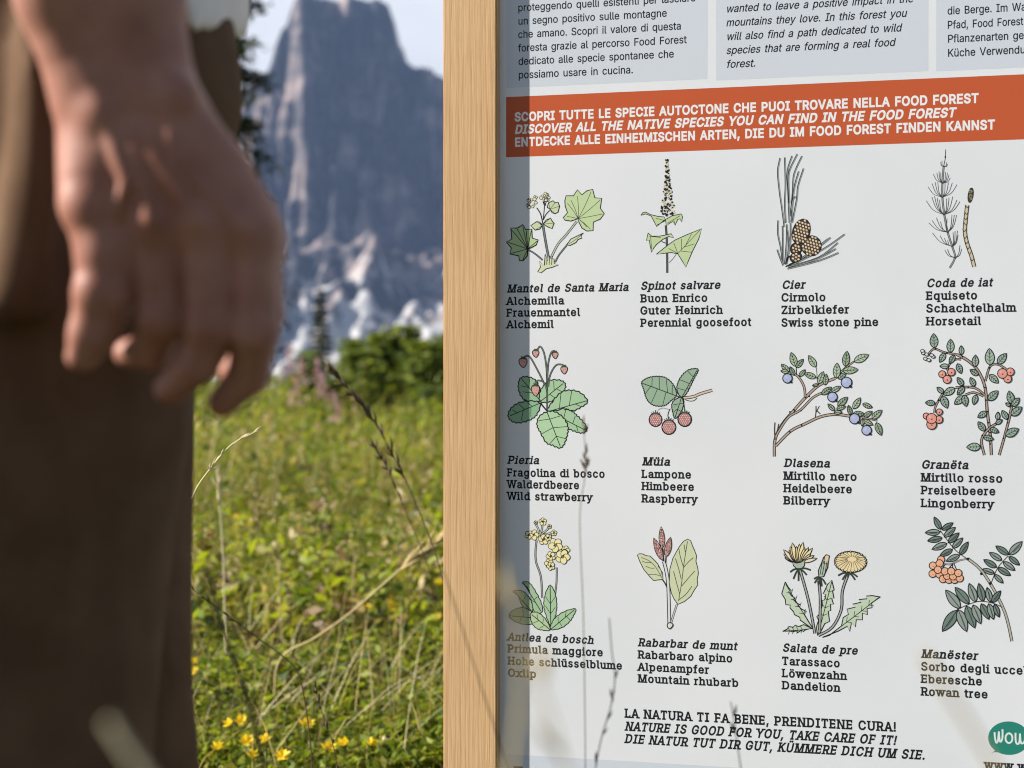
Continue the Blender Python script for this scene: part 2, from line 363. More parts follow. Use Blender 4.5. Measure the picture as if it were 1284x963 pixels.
FONT['L'][chr(68)] = (572,[[1,71,-26,71,82,251,85,280,91,305,103,326,118,342,135,366,187,374,255,366,322,342,374,327,392,307,406,284,417,219,427,68,427,68,534,276,530,323,519,365,500,402,474,432,441,456,402,473,358,483,309,487,255,483,201,473,152,456,107,431,68,400,35,363,9,320,-10,271,-22],[1,150,534,150,-25,35,-25,35,534]],[[-27,446,150,534],[-27,-25,212,63],[-27,-25,125,63],[-27,446,125,534]])
FONT['L'][chr(69)] = (489,[[1,35,-25,35,534,397,534,397,427,150,427,150,311,380,311,380,204,150,204,150,82,400,82,400,-25]],[[-27,-25,125,63],[-27,446,125,534],[318,364,400,490],[318,19,400,146]])
FONT['L'][chr(70)] = (480,[[1,35,-25,35,534,394,534,394,427,150,427,150,303,371,303,371,196,150,196,150,-25]],[[-27,-25,212,63],[-27,-25,125,63],[-27,446,125,534],[35,-25,207,63],[312,364,394,490]])
FONT['L'][chr(71)] = (590,[[1,389,191,392,232,447,198],[1,389,191,258,174,258,281,504,281,500,157,490,115,473,78,450,46,422,19,389,-3,352,-19,312,-29,269,-32,221,-28,177,-16,136,4,101,31,71,65,47,105,29,150,19,200,15,254,19,309,29,359,47,404,71,444,100,478,136,505,175,525,219,537,294,539,374,517,439,471,483,406,508,324,393,324,358,389,319,419,265,430,218,422,178,396,148,353,131,292,131,217,148,156,179,113,219,87,269,78,313,85,349,105,374,135,388,178]],[])
FONT['L'][chr(72)] = (587,[[1,35,-25,35,534,150,534,150,314,367,314,367,534,482,534,482,-25,367,-25,367,207,150,207,150,-25]],[[-27,-25,212,63],[-27,446,212,534],[305,446,544,534],[305,-25,544,63]])
FONT['L'][chr(73)] = (370,[[1,6,-25,6,82,93,82,93,427,6,427,6,534,294,534,294,427,208,427,208,82,294,82,294,-25]],[])
FONT['L'][chr(75)] = (537,[[1,85,96,79,225,193,361,353,534,500,531],[1,35,-25,35,534,150,534,150,-25],[1,359,-25,156,260,229,351,497,-25]],[[-27,-25,212,63],[-27,446,212,534],[297,-25,559,63]])
FONT['L'][chr(76)] = (463,[[1,35,-25,35,534,150,534,150,82,386,82,386,-25]],[[-27,446,212,534],[-27,-25,125,63],[-27,446,125,534],[35,446,207,534],[304,19,386,146]])
FONT['L'][chr(77)] = (698,[[1,313,146,358,24,273,24],[1,481,287,482,482,548,482],[1,145,301,76,482,144,482],[1,145,301,147,-25,35,-25,35,534,169,534,313,146,329,195,459,534,593,534,593,-25,479,-25,481,287,479,282,359,-25,269,-25]],[[-27,-25,209,63],[-27,446,231,534],[397,446,655,534],[417,-25,655,63],[207,-25,421,63]])
FONT['L'][chr(78)] = (593,[[1,375,166,455,36,381,25],[1,148,339,66,471,143,483],[1,148,339,150,291,150,-25,35,-25,35,534,150,534,375,166,374,194,374,534,488,534,488,-25,373,-25]],[[-27,-25,212,63],[-27,446,187,534],[312,446,525,534],[311,-25,550,63]])
FONT['L'][chr(79)] = (603,[[1,267,-32,221,-28,177,-16,137,4,102,31,72,64,47,104,29,149,19,200,15,254,19,309,29,359,47,404,72,444,102,478,137,505,177,525,221,537,267,541,313,537,357,525,397,505,432,478,462,444,486,404,504,359,515,309,518,254,515,200,504,149,486,104,462,64,432,31,397,4,357,-16,313,-28],[0,292,80,336,98,371,131,396,183,405,254,396,325,371,377,336,411,292,428,242,428,198,411,162,377,137,325,129,254,137,183,162,132,198,98,242,80]],[])
FONT['L'][chr(80)] = (515,[[0,150,268,254,269,285,278,303,294,318,332,315,378,304,400,285,416,253,426,150,427],[1,150,268,150,161,84,160,84,267],[1,150,161,150,-25,35,-25,35,534,276,531,345,510,395,468,424,412,434,348,424,283,395,227,345,185,276,163]],[[-27,-25,212,63],[-27,-25,125,63],[-27,446,125,534],[35,-25,207,63]])
FONT['L'][chr(82)] = (519,[[0,150,280,255,281,287,290,305,304,316,323,319,368,311,393,297,410,272,422,231,427,150,427],[1,150,280,150,173,71,172,71,280],[1,150,173,150,-25,35,-25,35,534,277,531,345,511,395,471,425,416,435,352,425,288,395,233,344,194,276,175],[1,338,-25,188,254,318,254,470,-25]],[[-27,-25,212,63],[276,-25,532,63],[-27,-25,125,63],[-27,446,125,534]])
FONT['L'][chr(83)] = (517,[[1,185,-32,117,-14,63,22,28,73,7,162,124,162,137,114,151,96,191,78,243,76,290,91,309,107,319,128,319,149,313,161,270,188,135,229,99,248,69,271,45,300,31,334,27,373,39,435,74,486,127,521,192,539,263,539,327,521,378,486,413,437,432,353,318,353,308,392,300,405,289,416,250,431,191,429,156,410,145,395,141,376,145,359,168,337,356,270,404,229,426,188,434,138,422,77,388,25,334,-12,264,-32]],[[130,451,325,539]])
FONT['L'][chr(84)] = (519,[[1,7,427,7,534,442,534,442,427,282,427,282,-25,168,-25,168,427]],[[106,-25,344,63],[360,364,442,490],[7,364,89,490]])
FONT['L'][chr(85)] = (587,[[1,218,-31,177,-21,111,13,63,67,38,135,35,534,149,534,151,159,163,126,185,100,216,83,259,77,301,83,333,100,354,126,366,159,368,534,482,534,479,135,454,67,407,13,341,-21,300,-31]],[[-27,446,211,534],[306,446,544,534]])
FONT['L'][chr(87)] = (756,[[1,192,166,229,15,158,15],[1,491,168,529,15,457,15],[1,346,334,304,500,380,500],[1,346,334,342,317,250,-25,136,-25,-16,534,102,534,192,166,200,202,287,534,399,534,491,168,498,202,584,534,702,534,549,-25,436,-25]],[[-78,446,164,534],[225,446,461,534],[522,446,764,534]])
FONT['L'][chr(89)] = (542,[[1,236,311,263,265,287,205,183,205],[1,236,311,258,357,367,534,500,534,293,201,293,-25,178,-25,178,201,-29,534,106,534]],[[305,446,562,534],[-91,446,168,534]])
FONT['L'][chr(90)] = (508,[[1,278,429,349,531,383,430],[1,160,80,89,-22,55,79],[1,160,80,424,82,424,-25,17,-25,17,54,278,429,15,426,15,534,422,534,422,454]],[[342,19,424,146],[15,364,97,490]])
FONT['L'][chr(97)] = (459,[[1,108,-27,61,-5,26,31,7,80,7,132,22,175,65,216,248,257,249,260,244,284,228,299,195,305,160,299,125,268,113,244,4,276,44,348,103,391,172,409,263,399,316,369,345,332,360,282,362,-25,252,-25,254,0,242,-14,183,-33],[0,202,76,234,97,249,128,250,158,135,131,121,118,119,98,127,84,159,72]],[[252,-25,424,63]])
FONT['L'][chr(98)] = (494,[[1,137,-1,107,34,137,34],[1,137,-1,137,-25,28,-25,28,534,139,534,134,369,143,385,180,403,230,410,297,397,353,361,393,303,413,230,413,147,393,74,354,16,298,-20,264,-30,203,-32,144,-9],[0,237,74,264,86,285,110,298,144,302,213,293,252,276,281,252,298,220,304,189,298,165,281,148,253,139,214,143,143,156,108,177,86,204,74]],[[-34,446,139,534]])
FONT['L'][chr(99)] = (466,[[1,170,-30,134,-20,75,16,33,74,12,146,12,229,33,302,75,360,135,397,207,410,286,395,349,352,399,261,292,233,254,290,216,304,190,303,160,290,140,265,126,231,123,165,132,127,149,97,172,79,226,74,266,98,291,146,400,119,350,26,287,-18,228,-32]],[])
FONT['L'][chr(100)] = (494,[[1,286,380,318,344,286,344],[1,288,-1,288,34,318,34],[1,288,-1,281,-8,245,-27,220,-32,160,-30,97,-5,49,43,19,109,9,189,19,268,50,334,98,382,160,407,222,408,281,386,286,380,286,534,397,534,397,-25,288,-25],[0,221,74,248,86,268,108,281,143,285,214,276,253,259,281,236,298,205,304,172,298,149,281,132,252,122,189,126,145,140,110,160,86,188,74]],[[224,446,397,534],[288,-25,459,63]])
FONT['L'][chr(101)] = (474,[[1,278,237,377,233,292,160],[1,127,243,122,228,123,154,125,144,50,144,50,246],[0,127,243,278,237,274,259,258,284,236,299,205,305,173,299,149,283,132,258],[1,125,144,133,117,152,92,177,78,235,74,268,92,294,134,401,108,369,40,335,6,292,-19,240,-32,173,-30,137,-21,103,-5,52,43,19,108,9,187,19,266,51,332,100,380,134,397,205,410,275,398,336,360,369,317,390,261,398,144]],[])
FONT['L'][chr(102)] = (324,[[1,253,404,253,302,-19,302,-19,404],[1,55,-25,57,457,74,500,106,532,166,554,275,543,246,442,183,447,174,442,168,430,167,-25]],[[-7,-25,229,63]])
FONT['L'][chr(103)] = (495,[[1,284,7,286,43,317,43],[1,288,379,295,375,320,344,288,344],[1,288,379,288,404,398,404,395,-43,386,-78,351,-127,300,-159,239,-174,150,-171,83,-143,39,-99,16,-60,106,-9,155,-60,190,-71,232,-70,251,-64,266,-55,277,-44,283,-29,284,7,281,3,243,-15,194,-20,129,-9,73,25,32,79,11,150,11,232,32,304,72,361,128,397,195,410,245,403],[0,222,86,249,96,269,117,282,148,286,216,277,254,260,282,237,298,205,304,173,298,149,281,132,253,122,192,126,150,140,118,160,97,187,86]],[])
FONT['L'][chr(104)] = (480,[[1,139,262,65,262,94,331,113,360,138,383],[1,139,384,195,407,256,408,308,391,348,356,374,305,382,242,382,-25,271,-25,268,258,263,274,254,287,243,296,230,302,197,303,163,288,149,271,140,244,139,-25,28,-25,28,534,139,534]],[[209,-25,444,63],[-34,-25,201,63],[-34,446,139,534]])
FONT['L'][chr(105)] = (237,[[1,28,-25,28,404,139,404,139,-25],[1,50,424,16,465,23,517,66,548,118,542,151,501,144,449,102,418]],[[-34,-25,201,63],[-34,316,139,404]])
FONT['L'][chr(107)] = (451,[[1,87,84,85,237,110,237,274,404,411,401,195,174,187,174],[1,28,-25,28,534,139,534,139,-25],[1,282,-25,114,188,193,266,424,-25]],[[-34,-25,201,63],[-34,446,139,534],[220,-25,486,63]])
FONT['L'][chr(108)] = (259,[[1,142,81,190,78,211,-18,148,-27,107,-25,79,-15,56,3,39,27,28,82,28,534,139,534]],[[-34,446,139,534]])
FONT['L'][chr(109)] = (680,[[1,137,381,137,270,67,270,113,362],[1,319,361,324,356,357,270,272,270,318,360],[1,319,361,370,398,436,412,486,404,530,380,563,341,580,287,582,-25,471,-25,468,274,464,283,445,299,419,305,387,297,368,278,360,244,360,-25,249,-25,247,273,235,292,214,303,179,301,153,284,143,266,139,236,139,-25,28,-25,28,404,137,404,137,381,161,399,218,411,251,408,282,396]],[[409,-25,644,63],[187,-25,422,63],[-34,-25,201,63],[-34,316,137,404]])
FONT['L'][chr(110)] = (480,[[1,137,382,137,262,65,262,94,331,113,360],[1,137,382,138,383,195,407,256,408,307,391,348,356,374,305,382,242,382,-25,271,-25,268,258,263,274,254,287,243,296,230,302,197,303,163,288,149,271,140,244,139,-25,28,-25,28,404,137,404]],[[133,319,256,407],[209,-25,444,63],[-34,-25,201,63],[-34,316,137,404]])
FONT['L'][chr(111)] = (485,[[1,171,-30,134,-20,75,16,33,74,12,146,12,229,33,302,75,360,135,397,207,410,280,397,340,360,382,302,404,229,404,146,382,74,340,16,281,-20,244,-30],[0,226,74,255,86,276,111,289,145,293,210,284,249,266,279,242,298,207,304,174,298,149,279,132,250,122,187,132,126,149,97,175,78,187,74]],[[109,-30,306,58]])
FONT['L'][chr(112)] = (494,[[1,137,379,137,344,107,344],[1,139,1,120,13,105,34,139,34],[1,139,1,139,-168,28,-168,28,404,137,404,137,379,142,385,180,403,230,410,297,397,353,361,393,303,413,230,413,147,393,74,354,16,297,-21,230,-33,180,-27],[0,237,74,264,86,285,110,298,144,302,213,293,252,276,281,252,298,220,304,189,298,165,281,148,253,139,214,143,143,156,108,177,86,204,74]],[[-34,-168,201,-80],[-34,316,137,404]])
FONT['L'][chr(113)] = (494,[[1,288,375,305,364,319,344,288,344],[1,288,375,288,404,397,404,397,-168,286,-168,291,9,281,-8,244,-27,195,-33,127,-21,71,16,32,74,11,147,11,230,32,303,72,361,128,397,195,410,246,403],[0,221,74,248,86,268,108,281,143,285,214,276,253,259,281,236,298,205,304,172,298,149,281,132,252,122,189,126,145,140,110,160,86,188,74]],[[224,-168,459,-80]])
FONT['L'][chr(114)] = (329,[[1,137,384,137,346,102,346,118,372],[1,137,384,162,401,270,411,265,297,194,299,162,286,143,260,139,235,139,-25,28,-25,28,404,137,404]],[[-34,-25,201,63],[-34,316,137,404]])
FONT['L'][chr(115)] = (435,[[1,128,-28,80,-10,42,21,18,63,4,113,108,135,130,89,150,76,181,71,217,77,237,90,242,104,239,113,230,121,107,157,55,189,36,215,25,244,24,300,44,346,81,381,131,403,214,408,264,396,304,371,340,319,357,272,257,249,226,296,204,306,171,306,146,296,136,283,135,271,141,263,180,247,271,223,323,190,342,165,353,136,354,80,333,32,295,-4,243,-26,212,-32]],[])
FONT['L'][chr(116)] = (297,[[1,229,404,229,302,-19,302,-19,404],[1,40,496,151,496,152,88,156,79,161,76,222,80,243,-20,169,-29,133,-26,101,-15,75,3,55,28,43,60]],[])
FONT['L'][chr(117)] = (480,[[1,273,-2,273,117,345,117,316,48,296,19],[1,273,-2,271,-5,215,-28,154,-28,102,-11,62,23,36,74,28,137,28,404,138,404,141,121,147,105,155,92,167,83,180,78,213,77,247,92,261,109,270,136,271,404,382,404,382,-25,273,-25]],[[154,-28,277,60],[-34,316,138,404],[209,316,382,404],[273,-25,444,63]])
FONT['L'][chr(118)] = (459,[[1,193,137,240,-4,150,-4],[1,193,137,200,163,287,404,408,404,244,-25,145,-25,-19,404,102,404]],[[237,316,458,404],[-69,316,152,404]])
FONT['L'][chr(119)] = (637,[[1,169,165,207,16,133,16],[1,397,163,434,16,359,16],[1,284,217,244,363,323,363],[1,284,217,218,-25,119,-25,-11,404,106,404,169,165,182,220,233,404,336,404,397,163,461,404,578,404,448,-25,349,-25]],[[-61,316,156,404],[183,316,386,404],[411,316,628,404]])
FONT['L'][chr(120)] = (449,[[1,136,194,184,258,184,130],[1,191,279,252,181,131,181],[1,243,192,196,129,196,255],[1,243,192,406,-25,273,-25,130,203,-19,404,114,404,191,279,268,404,399,404],[1,130,203,128,207,248,207,169,72,105,-25,-27,-25,136,194]],[[211,-25,468,63],[-69,316,164,404],[218,316,449,404],[-89,-25,167,63]])
FONT['L'][chr(121)] = (459,[[1,193,137,240,-4,150,-4],[1,193,137,200,163,288,404,408,404,208,-107,167,-150,112,-169,16,-161,42,-61,104,-61,117,-49,136,-1,-19,404,102,404]],[[238,316,458,404],[-69,316,152,404]])
FONT['L'][chr(122)] = (450,[[1,17,-25,17,54,203,298,23,298,23,404,358,404,358,322,176,81,364,81,364,-25]],[[282,19,364,124],[17,256,99,360]])
FONT['L'][chr(220)] = (587,[[1,218,-31,177,-21,111,13,63,67,38,135,35,534,149,534,151,159,163,126,185,100,216,83,259,77,301,83,333,100,354,126,366,159,368,534,482,534,479,135,454,67,407,13,341,-21,300,-31],[1,297,554,265,595,272,646,313,678,364,671,396,630,389,579,349,547],[1,154,554,122,595,128,646,169,678,221,671,252,630,246,579,205,547]],[])
FONT['L'][chr(235)] = (474,[[1,278,237,377,233,292,160],[1,127,243,122,228,123,154,125,144,50,144,50,246],[0,127,243,278,237,274,259,258,284,236,299,205,305,173,299,149,283,132,258],[1,125,144,133,117,152,92,177,78,235,74,268,92,294,134,401,108,369,40,335,6,292,-19,240,-32,173,-30,137,-21,103,-5,52,43,19,108,9,187,19,266,51,332,100,380,134,397,205,410,275,398,336,360,369,317,390,261,398,144],[1,242,425,210,465,217,517,258,548,309,542,341,501,334,450,294,418],[1,99,425,67,465,73,517,114,548,166,542,197,501,191,450,150,418]],[])
FONT['L'][chr(246)] = (485,[[1,171,-30,134,-20,75,16,33,74,12,146,12,229,33,302,75,360,135,397,207,410,280,397,340,360,382,302,404,229,404,146,382,74,340,16,281,-20,244,-30],[0,226,74,255,86,276,111,289,145,293,210,284,249,266,279,242,298,207,304,174,298,149,279,132,250,122,187,132,126,149,97,175,78,187,74],[1,246,425,214,465,221,517,262,548,313,542,344,501,338,450,297,418],[1,102,425,70,465,77,517,118,548,169,542,201,501,194,450,153,418]],[[109,-30,306,58]])
FONT['L'][chr(252)] = (480,[[1,273,-2,273,117,345,117,316,48,296,19],[1,273,-2,271,-5,215,-28,154,-28,102,-11,62,23,36,74,28,137,28,404,138,404,141,121,147,105,155,92,167,83,180,78,213,77,247,92,261,109,270,136,271,404,382,404,382,-25,273,-25],[1,243,425,211,465,218,517,259,548,310,542,342,501,335,450,295,418],[1,100,425,68,465,74,517,116,548,167,542,198,501,192,450,151,418]],[[154,-28,277,60],[-34,316,138,404],[209,316,382,404],[273,-25,444,63]])
# ------------------------------------------------------------------ terrain, mountain, haze
def vnoise(x, y, seed=0):
    xi = np.floor(x).astype(np.int64); yi = np.floor(y).astype(np.int64)
    xf = x - xi; yf = y - yi
    def h(a, b):
        n = (a * 374761393 + b * 668265263 + seed * 974711) & 0x7fffffff
        n = ((n ^ (n >> 13)) * 1274126177) & 0x7fffffff
        return ((n ^ (n >> 16)) & 0xffff) / 65535.0
    u = xf * xf * (3 - 2 * xf); v = yf * yf * (3 - 2 * yf)
    return (h(xi, yi) * (1 - u) + h(xi + 1, yi) * u) * (1 - v) + (h(xi, yi + 1) * (1 - u) + h(xi + 1, yi + 1) * u) * v

def fbm(x, y, o=5, seed=0, ridged=False):
    s = 0.0; a = 0.5; t = 0.0
    for i in range(o):
        n = vnoise(x * 2 ** i, y * 2 ** i, seed + i * 7)
        if ridged: n = 1 - np.abs(2 * n - 1)
        s = s + a * n; t += a; a *= 0.5
    return s / t

def ground_z(x, y):
    """meadow: flat by the sign, rising gently to a crest some fourteen metres off, then falling to the valley"""
    x = np.asarray(x, float); y = np.asarray(y, float)
    r = np.clip((y - 2.0) / 11.5, 0, 1)
    z = 0.44 * r ** 1.25 + 0.03 * (fbm(x * 0.9, y * 0.9, 3, 3) - 0.5) * np.clip((y - 1.5) / 2, 0, 1)
    z = z - 0.018 * np.clip(y - 15, 0, 35) ** 1.15 - 0.10 * np.clip(y - 50, 0, 400) ** 0.9
    return z

def grid_mesh(name, xs, ys, zf):
    X, Y = np.meshgrid(xs, ys)
    Z = zf(X, Y)
    V = np.stack([X, Y, Z], -1).reshape(-1, 3)
    nx, ny = len(xs), len(ys)
    i = np.arange(nx - 1)[None, :] + nx * np.arange(ny - 1)[:, None]
    F = np.stack([i, i + 1, i + nx + 1, i + nx], -1).reshape(-1, 4)
    return mesh_np(name, V, F)

earth = noisy('meadow_soil', (0.030, 0.040, 0.010), (0.075, 0.062, 0.024), 18, 0.95, bump=0.6, bscale=60, dist=0.01)
ys = np.concatenate([np.linspace(-30, 0, 12)[:-1], np.linspace(0, 24, 110)[:-1], np.linspace(24, 120, 30)[:-1], np.linspace(120, 9000, 30)])
xs = np.concatenate([-np.geomspace(6, 9000, 24)[::-1], np.linspace(-6, 6, 61)[1:-1], np.geomspace(6, 9000, 24)])
g = link('ground', grid_mesh('ground', xs, ys, ground_z), [earth], smooth=True)
tag(g, 'grassy meadow soil rising gently to a crest', None, None, 'structure')

# the mountain: a broad rock tower with a shoulder, scree at its foot; built 3 km off at full size
D0 = 3000.0
K = 2870.0 / FPX               # the skyline stands a little nearer than the middle of the massif
sil = [(-420, 330), (-200, 300), (-60, 240), (120, 190), (230, 150), (280, 124), (318, 112), (340, 104), (347, 90), (355, 60), (361, 40), (368, 17), (378, 8), (396, 0), (430, -3), (474, 0),
       (487, 5), (493, 19), (496, 40), (500, 72), (515, 80), (533, 86), (555, 93), (600, 112), (650, 135), (740, 190), (900, 300), (1150, 360)]
sx = np.array([(p[0] - 642) * K for p in sil]); sz = np.array([0.75 + (475 - p[1]) * K for p in sil])

def mountain_z(X, Y):
    n1 = fbm(X / 150.0 + 5, Y / 400.0, 5, 21, True)
    n2 = fbm(X / 42.0, Y / 160.0, 4, 33, True)
    n3 = fbm(X / 17.0, Y / 40.0, 3, 41)
    top = np.interp(X + 16 * (n2 - 0.5), sx, sz)
    top = top + 9 * (n3 - 0.5)
    front = D0 - 120 - 190 * (n1 - 0.55) - 95 * (n2 - 0.5) - 30 * (n3 - 0.5) + 0.00035 * (X + 360) ** 2
    front = front + 70 * np.exp(-((X + 352 + 10 * (n3 - 0.5)) / 14) ** 2) + 55 * np.exp(-((X + 150 - 0.1 * (Y - 2700)) / 22) ** 2)
    # diagonal gully system that splits the face
    t = (Y - front)
    u = np.clip((t + 330) / 330, 0, 1.0)
    cliff = u ** 1.55
    # ledges
    led = cliff * 9 + 1.2 * (n1 - 0.5) + 0.6 * (n3 - 0.5)
    led = (np.floor(led) + np.clip((led - np.floor(led)) * 2.3 - 0.75, 0, 1)) / 9
    cliff = np.clip(0.45 * cliff + 0.55 * led, 0, 1)
    base = 95 + 60 * n1
    z = base + (top - base) * cliff
    back = np.clip((Y - D0 - 260) / 700, 0, 1)
    z = z * (1 - back ** 1.3)
    # scree apron
    s = np.clip((t + 1000) / 700, 0, 1)
    apron = -60 + s * (255 + 110 * (n1 - 0.5) + 35 * n2)
    return np.maximum(np.where(Y < D0 + 300, np.where(u > 0, z, -200), z), np.where(Y < D0 + 100, apron, -200))

rock = bpy.data.materials.new('dolomite_rock')
rock.use_nodes = True
t = rock.node_tree
b = t.nodes['Principled BSDF']
b.inputs['Roughness'].default_value = 0.95
b.inputs['Specular IOR Level'].default_value = 0.1
tc = t.nodes.new('ShaderNodeTexCoord')
def nz(scale, stretch, detail=6, rough=0.6):
    mp = t.nodes.new('ShaderNodeMapping'); mp.inputs['Scale'].default_value = stretch
    n = t.nodes.new('ShaderNodeTexNoise'); n.inputs['Scale'].default_value = scale; n.inputs['Detail'].default_value = detail; n.inputs['Roughness'].default_value = rough
    t.links.new(tc.outputs['Object'], mp.inputs['Vector']); t.links.new(mp.outputs[0], n.inputs['Vector'])
    return n
def ramp(src, stops):
    r = t.nodes.new('ShaderNodeValToRGB')
    e = r.color_ramp.elements
    while len(e) < len(stops): e.new(0.5)
    for k, (p, c) in enumerate(stops):
        e[k].position = p; e[k].color = (*c, 1)
    t.links.new(src, r.inputs['Fac'])
    return r
nA = nz(0.011, (1, 1, 0.55))
rA = ramp(nA.outputs['Fac'], [(0.41, (0.022, 0.027, 0.040)), (0.50, (0.062, 0.060, 0.064)), (0.58, (0.29, 0.235, 0.215))])  # light put into the colour: pinkish patches as sunlit rock, blue-black as shaded
nB = nz(0.035, (1, 1, 0.22))
rB = ramp(nB.outputs['Fac'], [(0.38, (0.45, 0.47, 0.52)), (0.62, (1.0, 1.0, 1.0))])
mul = t.nodes.new('ShaderNodeMix'); mul.data_type = 'RGBA'; mul.blend_type = 'MULTIPLY'; mul.inputs[0].default_value = 0.85
t.links.new(rA.outputs[0], mul.inputs[6]); t.links.new(rB.outputs[0], mul.inputs[7])
# tilted rock beds
nD = nz(0.016, (0.25, 0.25, 2.2), 4)
rD = ramp(nD.outputs['Fac'], [(0.40, (0.62, 0.63, 0.66)), (0.56, (1.15, 1.10, 1.06))])
mul2 = t.nodes.new('ShaderNodeMix'); mul2.data_type = 'RGBA'; mul2.blend_type = 'MULTIPLY'; mul2.inputs[0].default_value = 0.9
t.links.new(mul.outputs[2], mul2.inputs[6]); t.links.new(rD.outputs[0], mul2.inputs[7])
# pale rubble lies on the foot slopes
sep = t.nodes.new('ShaderNodeSeparateXYZ'); t.links.new(tc.outputs['Object'], sep.inputs[0])
nC = nz(0.018, (1, 1, 0.8))
ad = t.nodes.new('ShaderNodeMath'); ad.operation = 'MULTIPLY_ADD'; ad.inputs[1].default_value = -700.0
t.links.new(nC.outputs['Fac'], ad.inputs[0]); t.links.new(sep.outputs['Z'], ad.inputs[2])
mr = t.nodes.new('ShaderNodeMapRange'); mr.inputs['From Min'].default_value = -205; mr.inputs['From Max'].default_value = -270; mr.inputs['To Min'].default_value = 0; mr.inputs['To Max'].default_value = 1
t.links.new(ad.outputs[0], mr.inputs['Value'])
mx = t.nodes.new('ShaderNodeMix'); mx.data_type = 'RGBA'; mx.inputs[7].default_value = (0.42, 0.41, 0.40, 1)
t.links.new(mr.outputs[0], mx.inputs[0]); t.links.new(mul2.outputs[2], mx.inputs[6])
t.links.new(mx.outputs[2], b.inputs['Base Color'])
xs = np.linspace(-1700, 1100, 420); ys = np.concatenate([np.linspace(1700, 2500, 70)[:-1], np.linspace(2500, 3150, 230)[:-1], np.linspace(3150, 4200, 60)])
mt = link('mountain', grid_mesh('mountain', xs, ys, mountain_z), [rock], smooth=False)
tag(mt, 'massive grey blue rock mountain tower with pale scree at its foot', None, None, 'structure')

# ------------------------------------------------------------------ the air between here and the mountain
HAZE = 0.00006
hb = MB()
hb.box(Matrix.Translation((0, 4500, 320)), 18400, 9200, 1060)    # bottom under the lowest ground, top just over the summit
hz = bpy.data.materials.new('haze_air')
hz.use_nodes = True
hz.node_tree.nodes.clear()
ho = hz.node_tree.nodes.new('ShaderNodeOutputMaterial')
hv = hz.node_tree.nodes.new('ShaderNodeVolumePrincipled')
hv.inputs['Color'].default_value = (0.42, 0.60, 1.0, 1)
hv.inputs['Density'].default_value = HAZE
hv.inputs['Anisotropy'].default_value = 0.1
hz.node_tree.links.new(hv.outputs[0], ho.inputs['Volume'])
h = hb.build('haze', [hz])
tag(h, 'thin blue mountain haze', None, None, 'stuff')
# ------------------------------------------------------------------ the information sign
TH = math.atan(FPX / 8020.0)                       # the board is turned so that its right end is nearer
TV = Vector((math.cos(TH), -math.sin(TH), 0))      # along the board, left to right
NV = Vector((-math.sin(TH), -math.cos(TH), 0))     # out of the board, towards the reader
UP = Vector((0, 0, 1))
_d = ray(627, 475)
ORG = CAM + _d * 1.60                             # left edge of the board where the post meets it
PROUD = 0.0106

def uv(px, py):
    """where a point read off the photo lies on the board: metres along it and height"""
    d = ray(px, py)
    k = (ORG - CAM).dot(NV) / d.dot(NV)
    p = CAM + d * k - ORG
    return p.dot(TV), p.z + ORG.z

def bw(u, v, lift=0.0):
    p = ORG + TV * u + NV * lift
    return Vector((p.x, p.y, v))

wood = bpy.data.materials.new('spruce_wood')
wood.use_nodes = True
t = wood.node_tree
b = t.nodes['Principled BSDF']
b.inputs['Roughness'].default_value = 0.62
b.inputs['Specular IOR Level'].default_value = 0.22
tc = t.nodes.new('ShaderNodeTexCoord')
mp = t.nodes.new('ShaderNodeMapping'); mp.inputs['Scale'].default_value = (1, 1, 0.07)
t.links.new(tc.outputs['Object'], mp.inputs['Vector'])
wn = t.nodes.new('ShaderNodeTexNoise'); wn.inputs['Scale'].default_value = 26; wn.inputs['Detail'].default_value = 2
t.links.new(mp.outputs[0], wn.inputs['Vector'])
sc = t.nodes.new('ShaderNodeVectorMath'); sc.operation = 'SCALE'; sc.inputs['Scale'].default_value = 0.025
t.links.new(wn.outputs['Color'], sc.inputs[0])
ad = t.nodes.new('ShaderNodeVectorMath'); ad.operation = 'ADD'
t.links.new(mp.outputs[0], ad.inputs[0]); t.links.new(sc.outputs[0], ad.inputs[1])
wv = t.nodes.new('ShaderNodeTexWave'); wv.wave_type = 'BANDS'; wv.bands_direction = 'X'; wv.wave_profile = 'SAW'
wv.inputs['Scale'].default_value = 50; wv.inputs['Distortion'].default_value = 4.5; wv.inputs['Detail'].default_value = 3; wv.inputs['Detail Scale'].default_value = 1.5
t.links.new(ad.outputs[0], wv.inputs['Vector'])
wr = t.nodes.new('ShaderNodeValToRGB')
wr.color_ramp.elements[0].position = 0.0; wr.color_ramp.elements[0].color = (0.69, 0.465, 0.255, 1)
wr.color_ramp.elements[1].position = 1.0; wr.color_ramp.elements[1].color = (0.57, 0.35, 0.17, 1)
e = wr.color_ramp.elements.new(0.72); e.color = (0.665, 0.44, 0.23, 1)
t.links.new(wv.outputs['Fac'], wr.inputs['Fac'])
mp2 = t.nodes.new('ShaderNodeMapping'); mp2.inputs['Scale'].default_value = (1, 1, 0.02)
t.links.new(tc.outputs['Object'], mp2.inputs['Vector'])
fn = t.nodes.new('ShaderNodeTexNoise'); fn.inputs['Scale'].default_value = 1150; fn.inputs['Detail'].default_value = 3
t.links.new(mp2.outputs[0], fn.inputs['Vector'])
fr = t.nodes.new('ShaderNodeValToRGB')
fr.color_ramp.elements[0].position = 0.30; fr.color_ramp.elements[0].color = (0.80, 0.78, 0.74, 1)
fr.color_ramp.elements[1].position = 0.55; fr.color_ramp.elements[1].color = (1, 1, 1, 1)
t.links.new(fn.outputs['Fac'], fr.inputs['Fac'])
bn = t.nodes.new('ShaderNodeTexNoise'); bn.inputs['Scale'].default_value = 7; bn.inputs['Detail'].default_value = 3
t.links.new(tc.outputs['Object'], bn.inputs['Vector'])
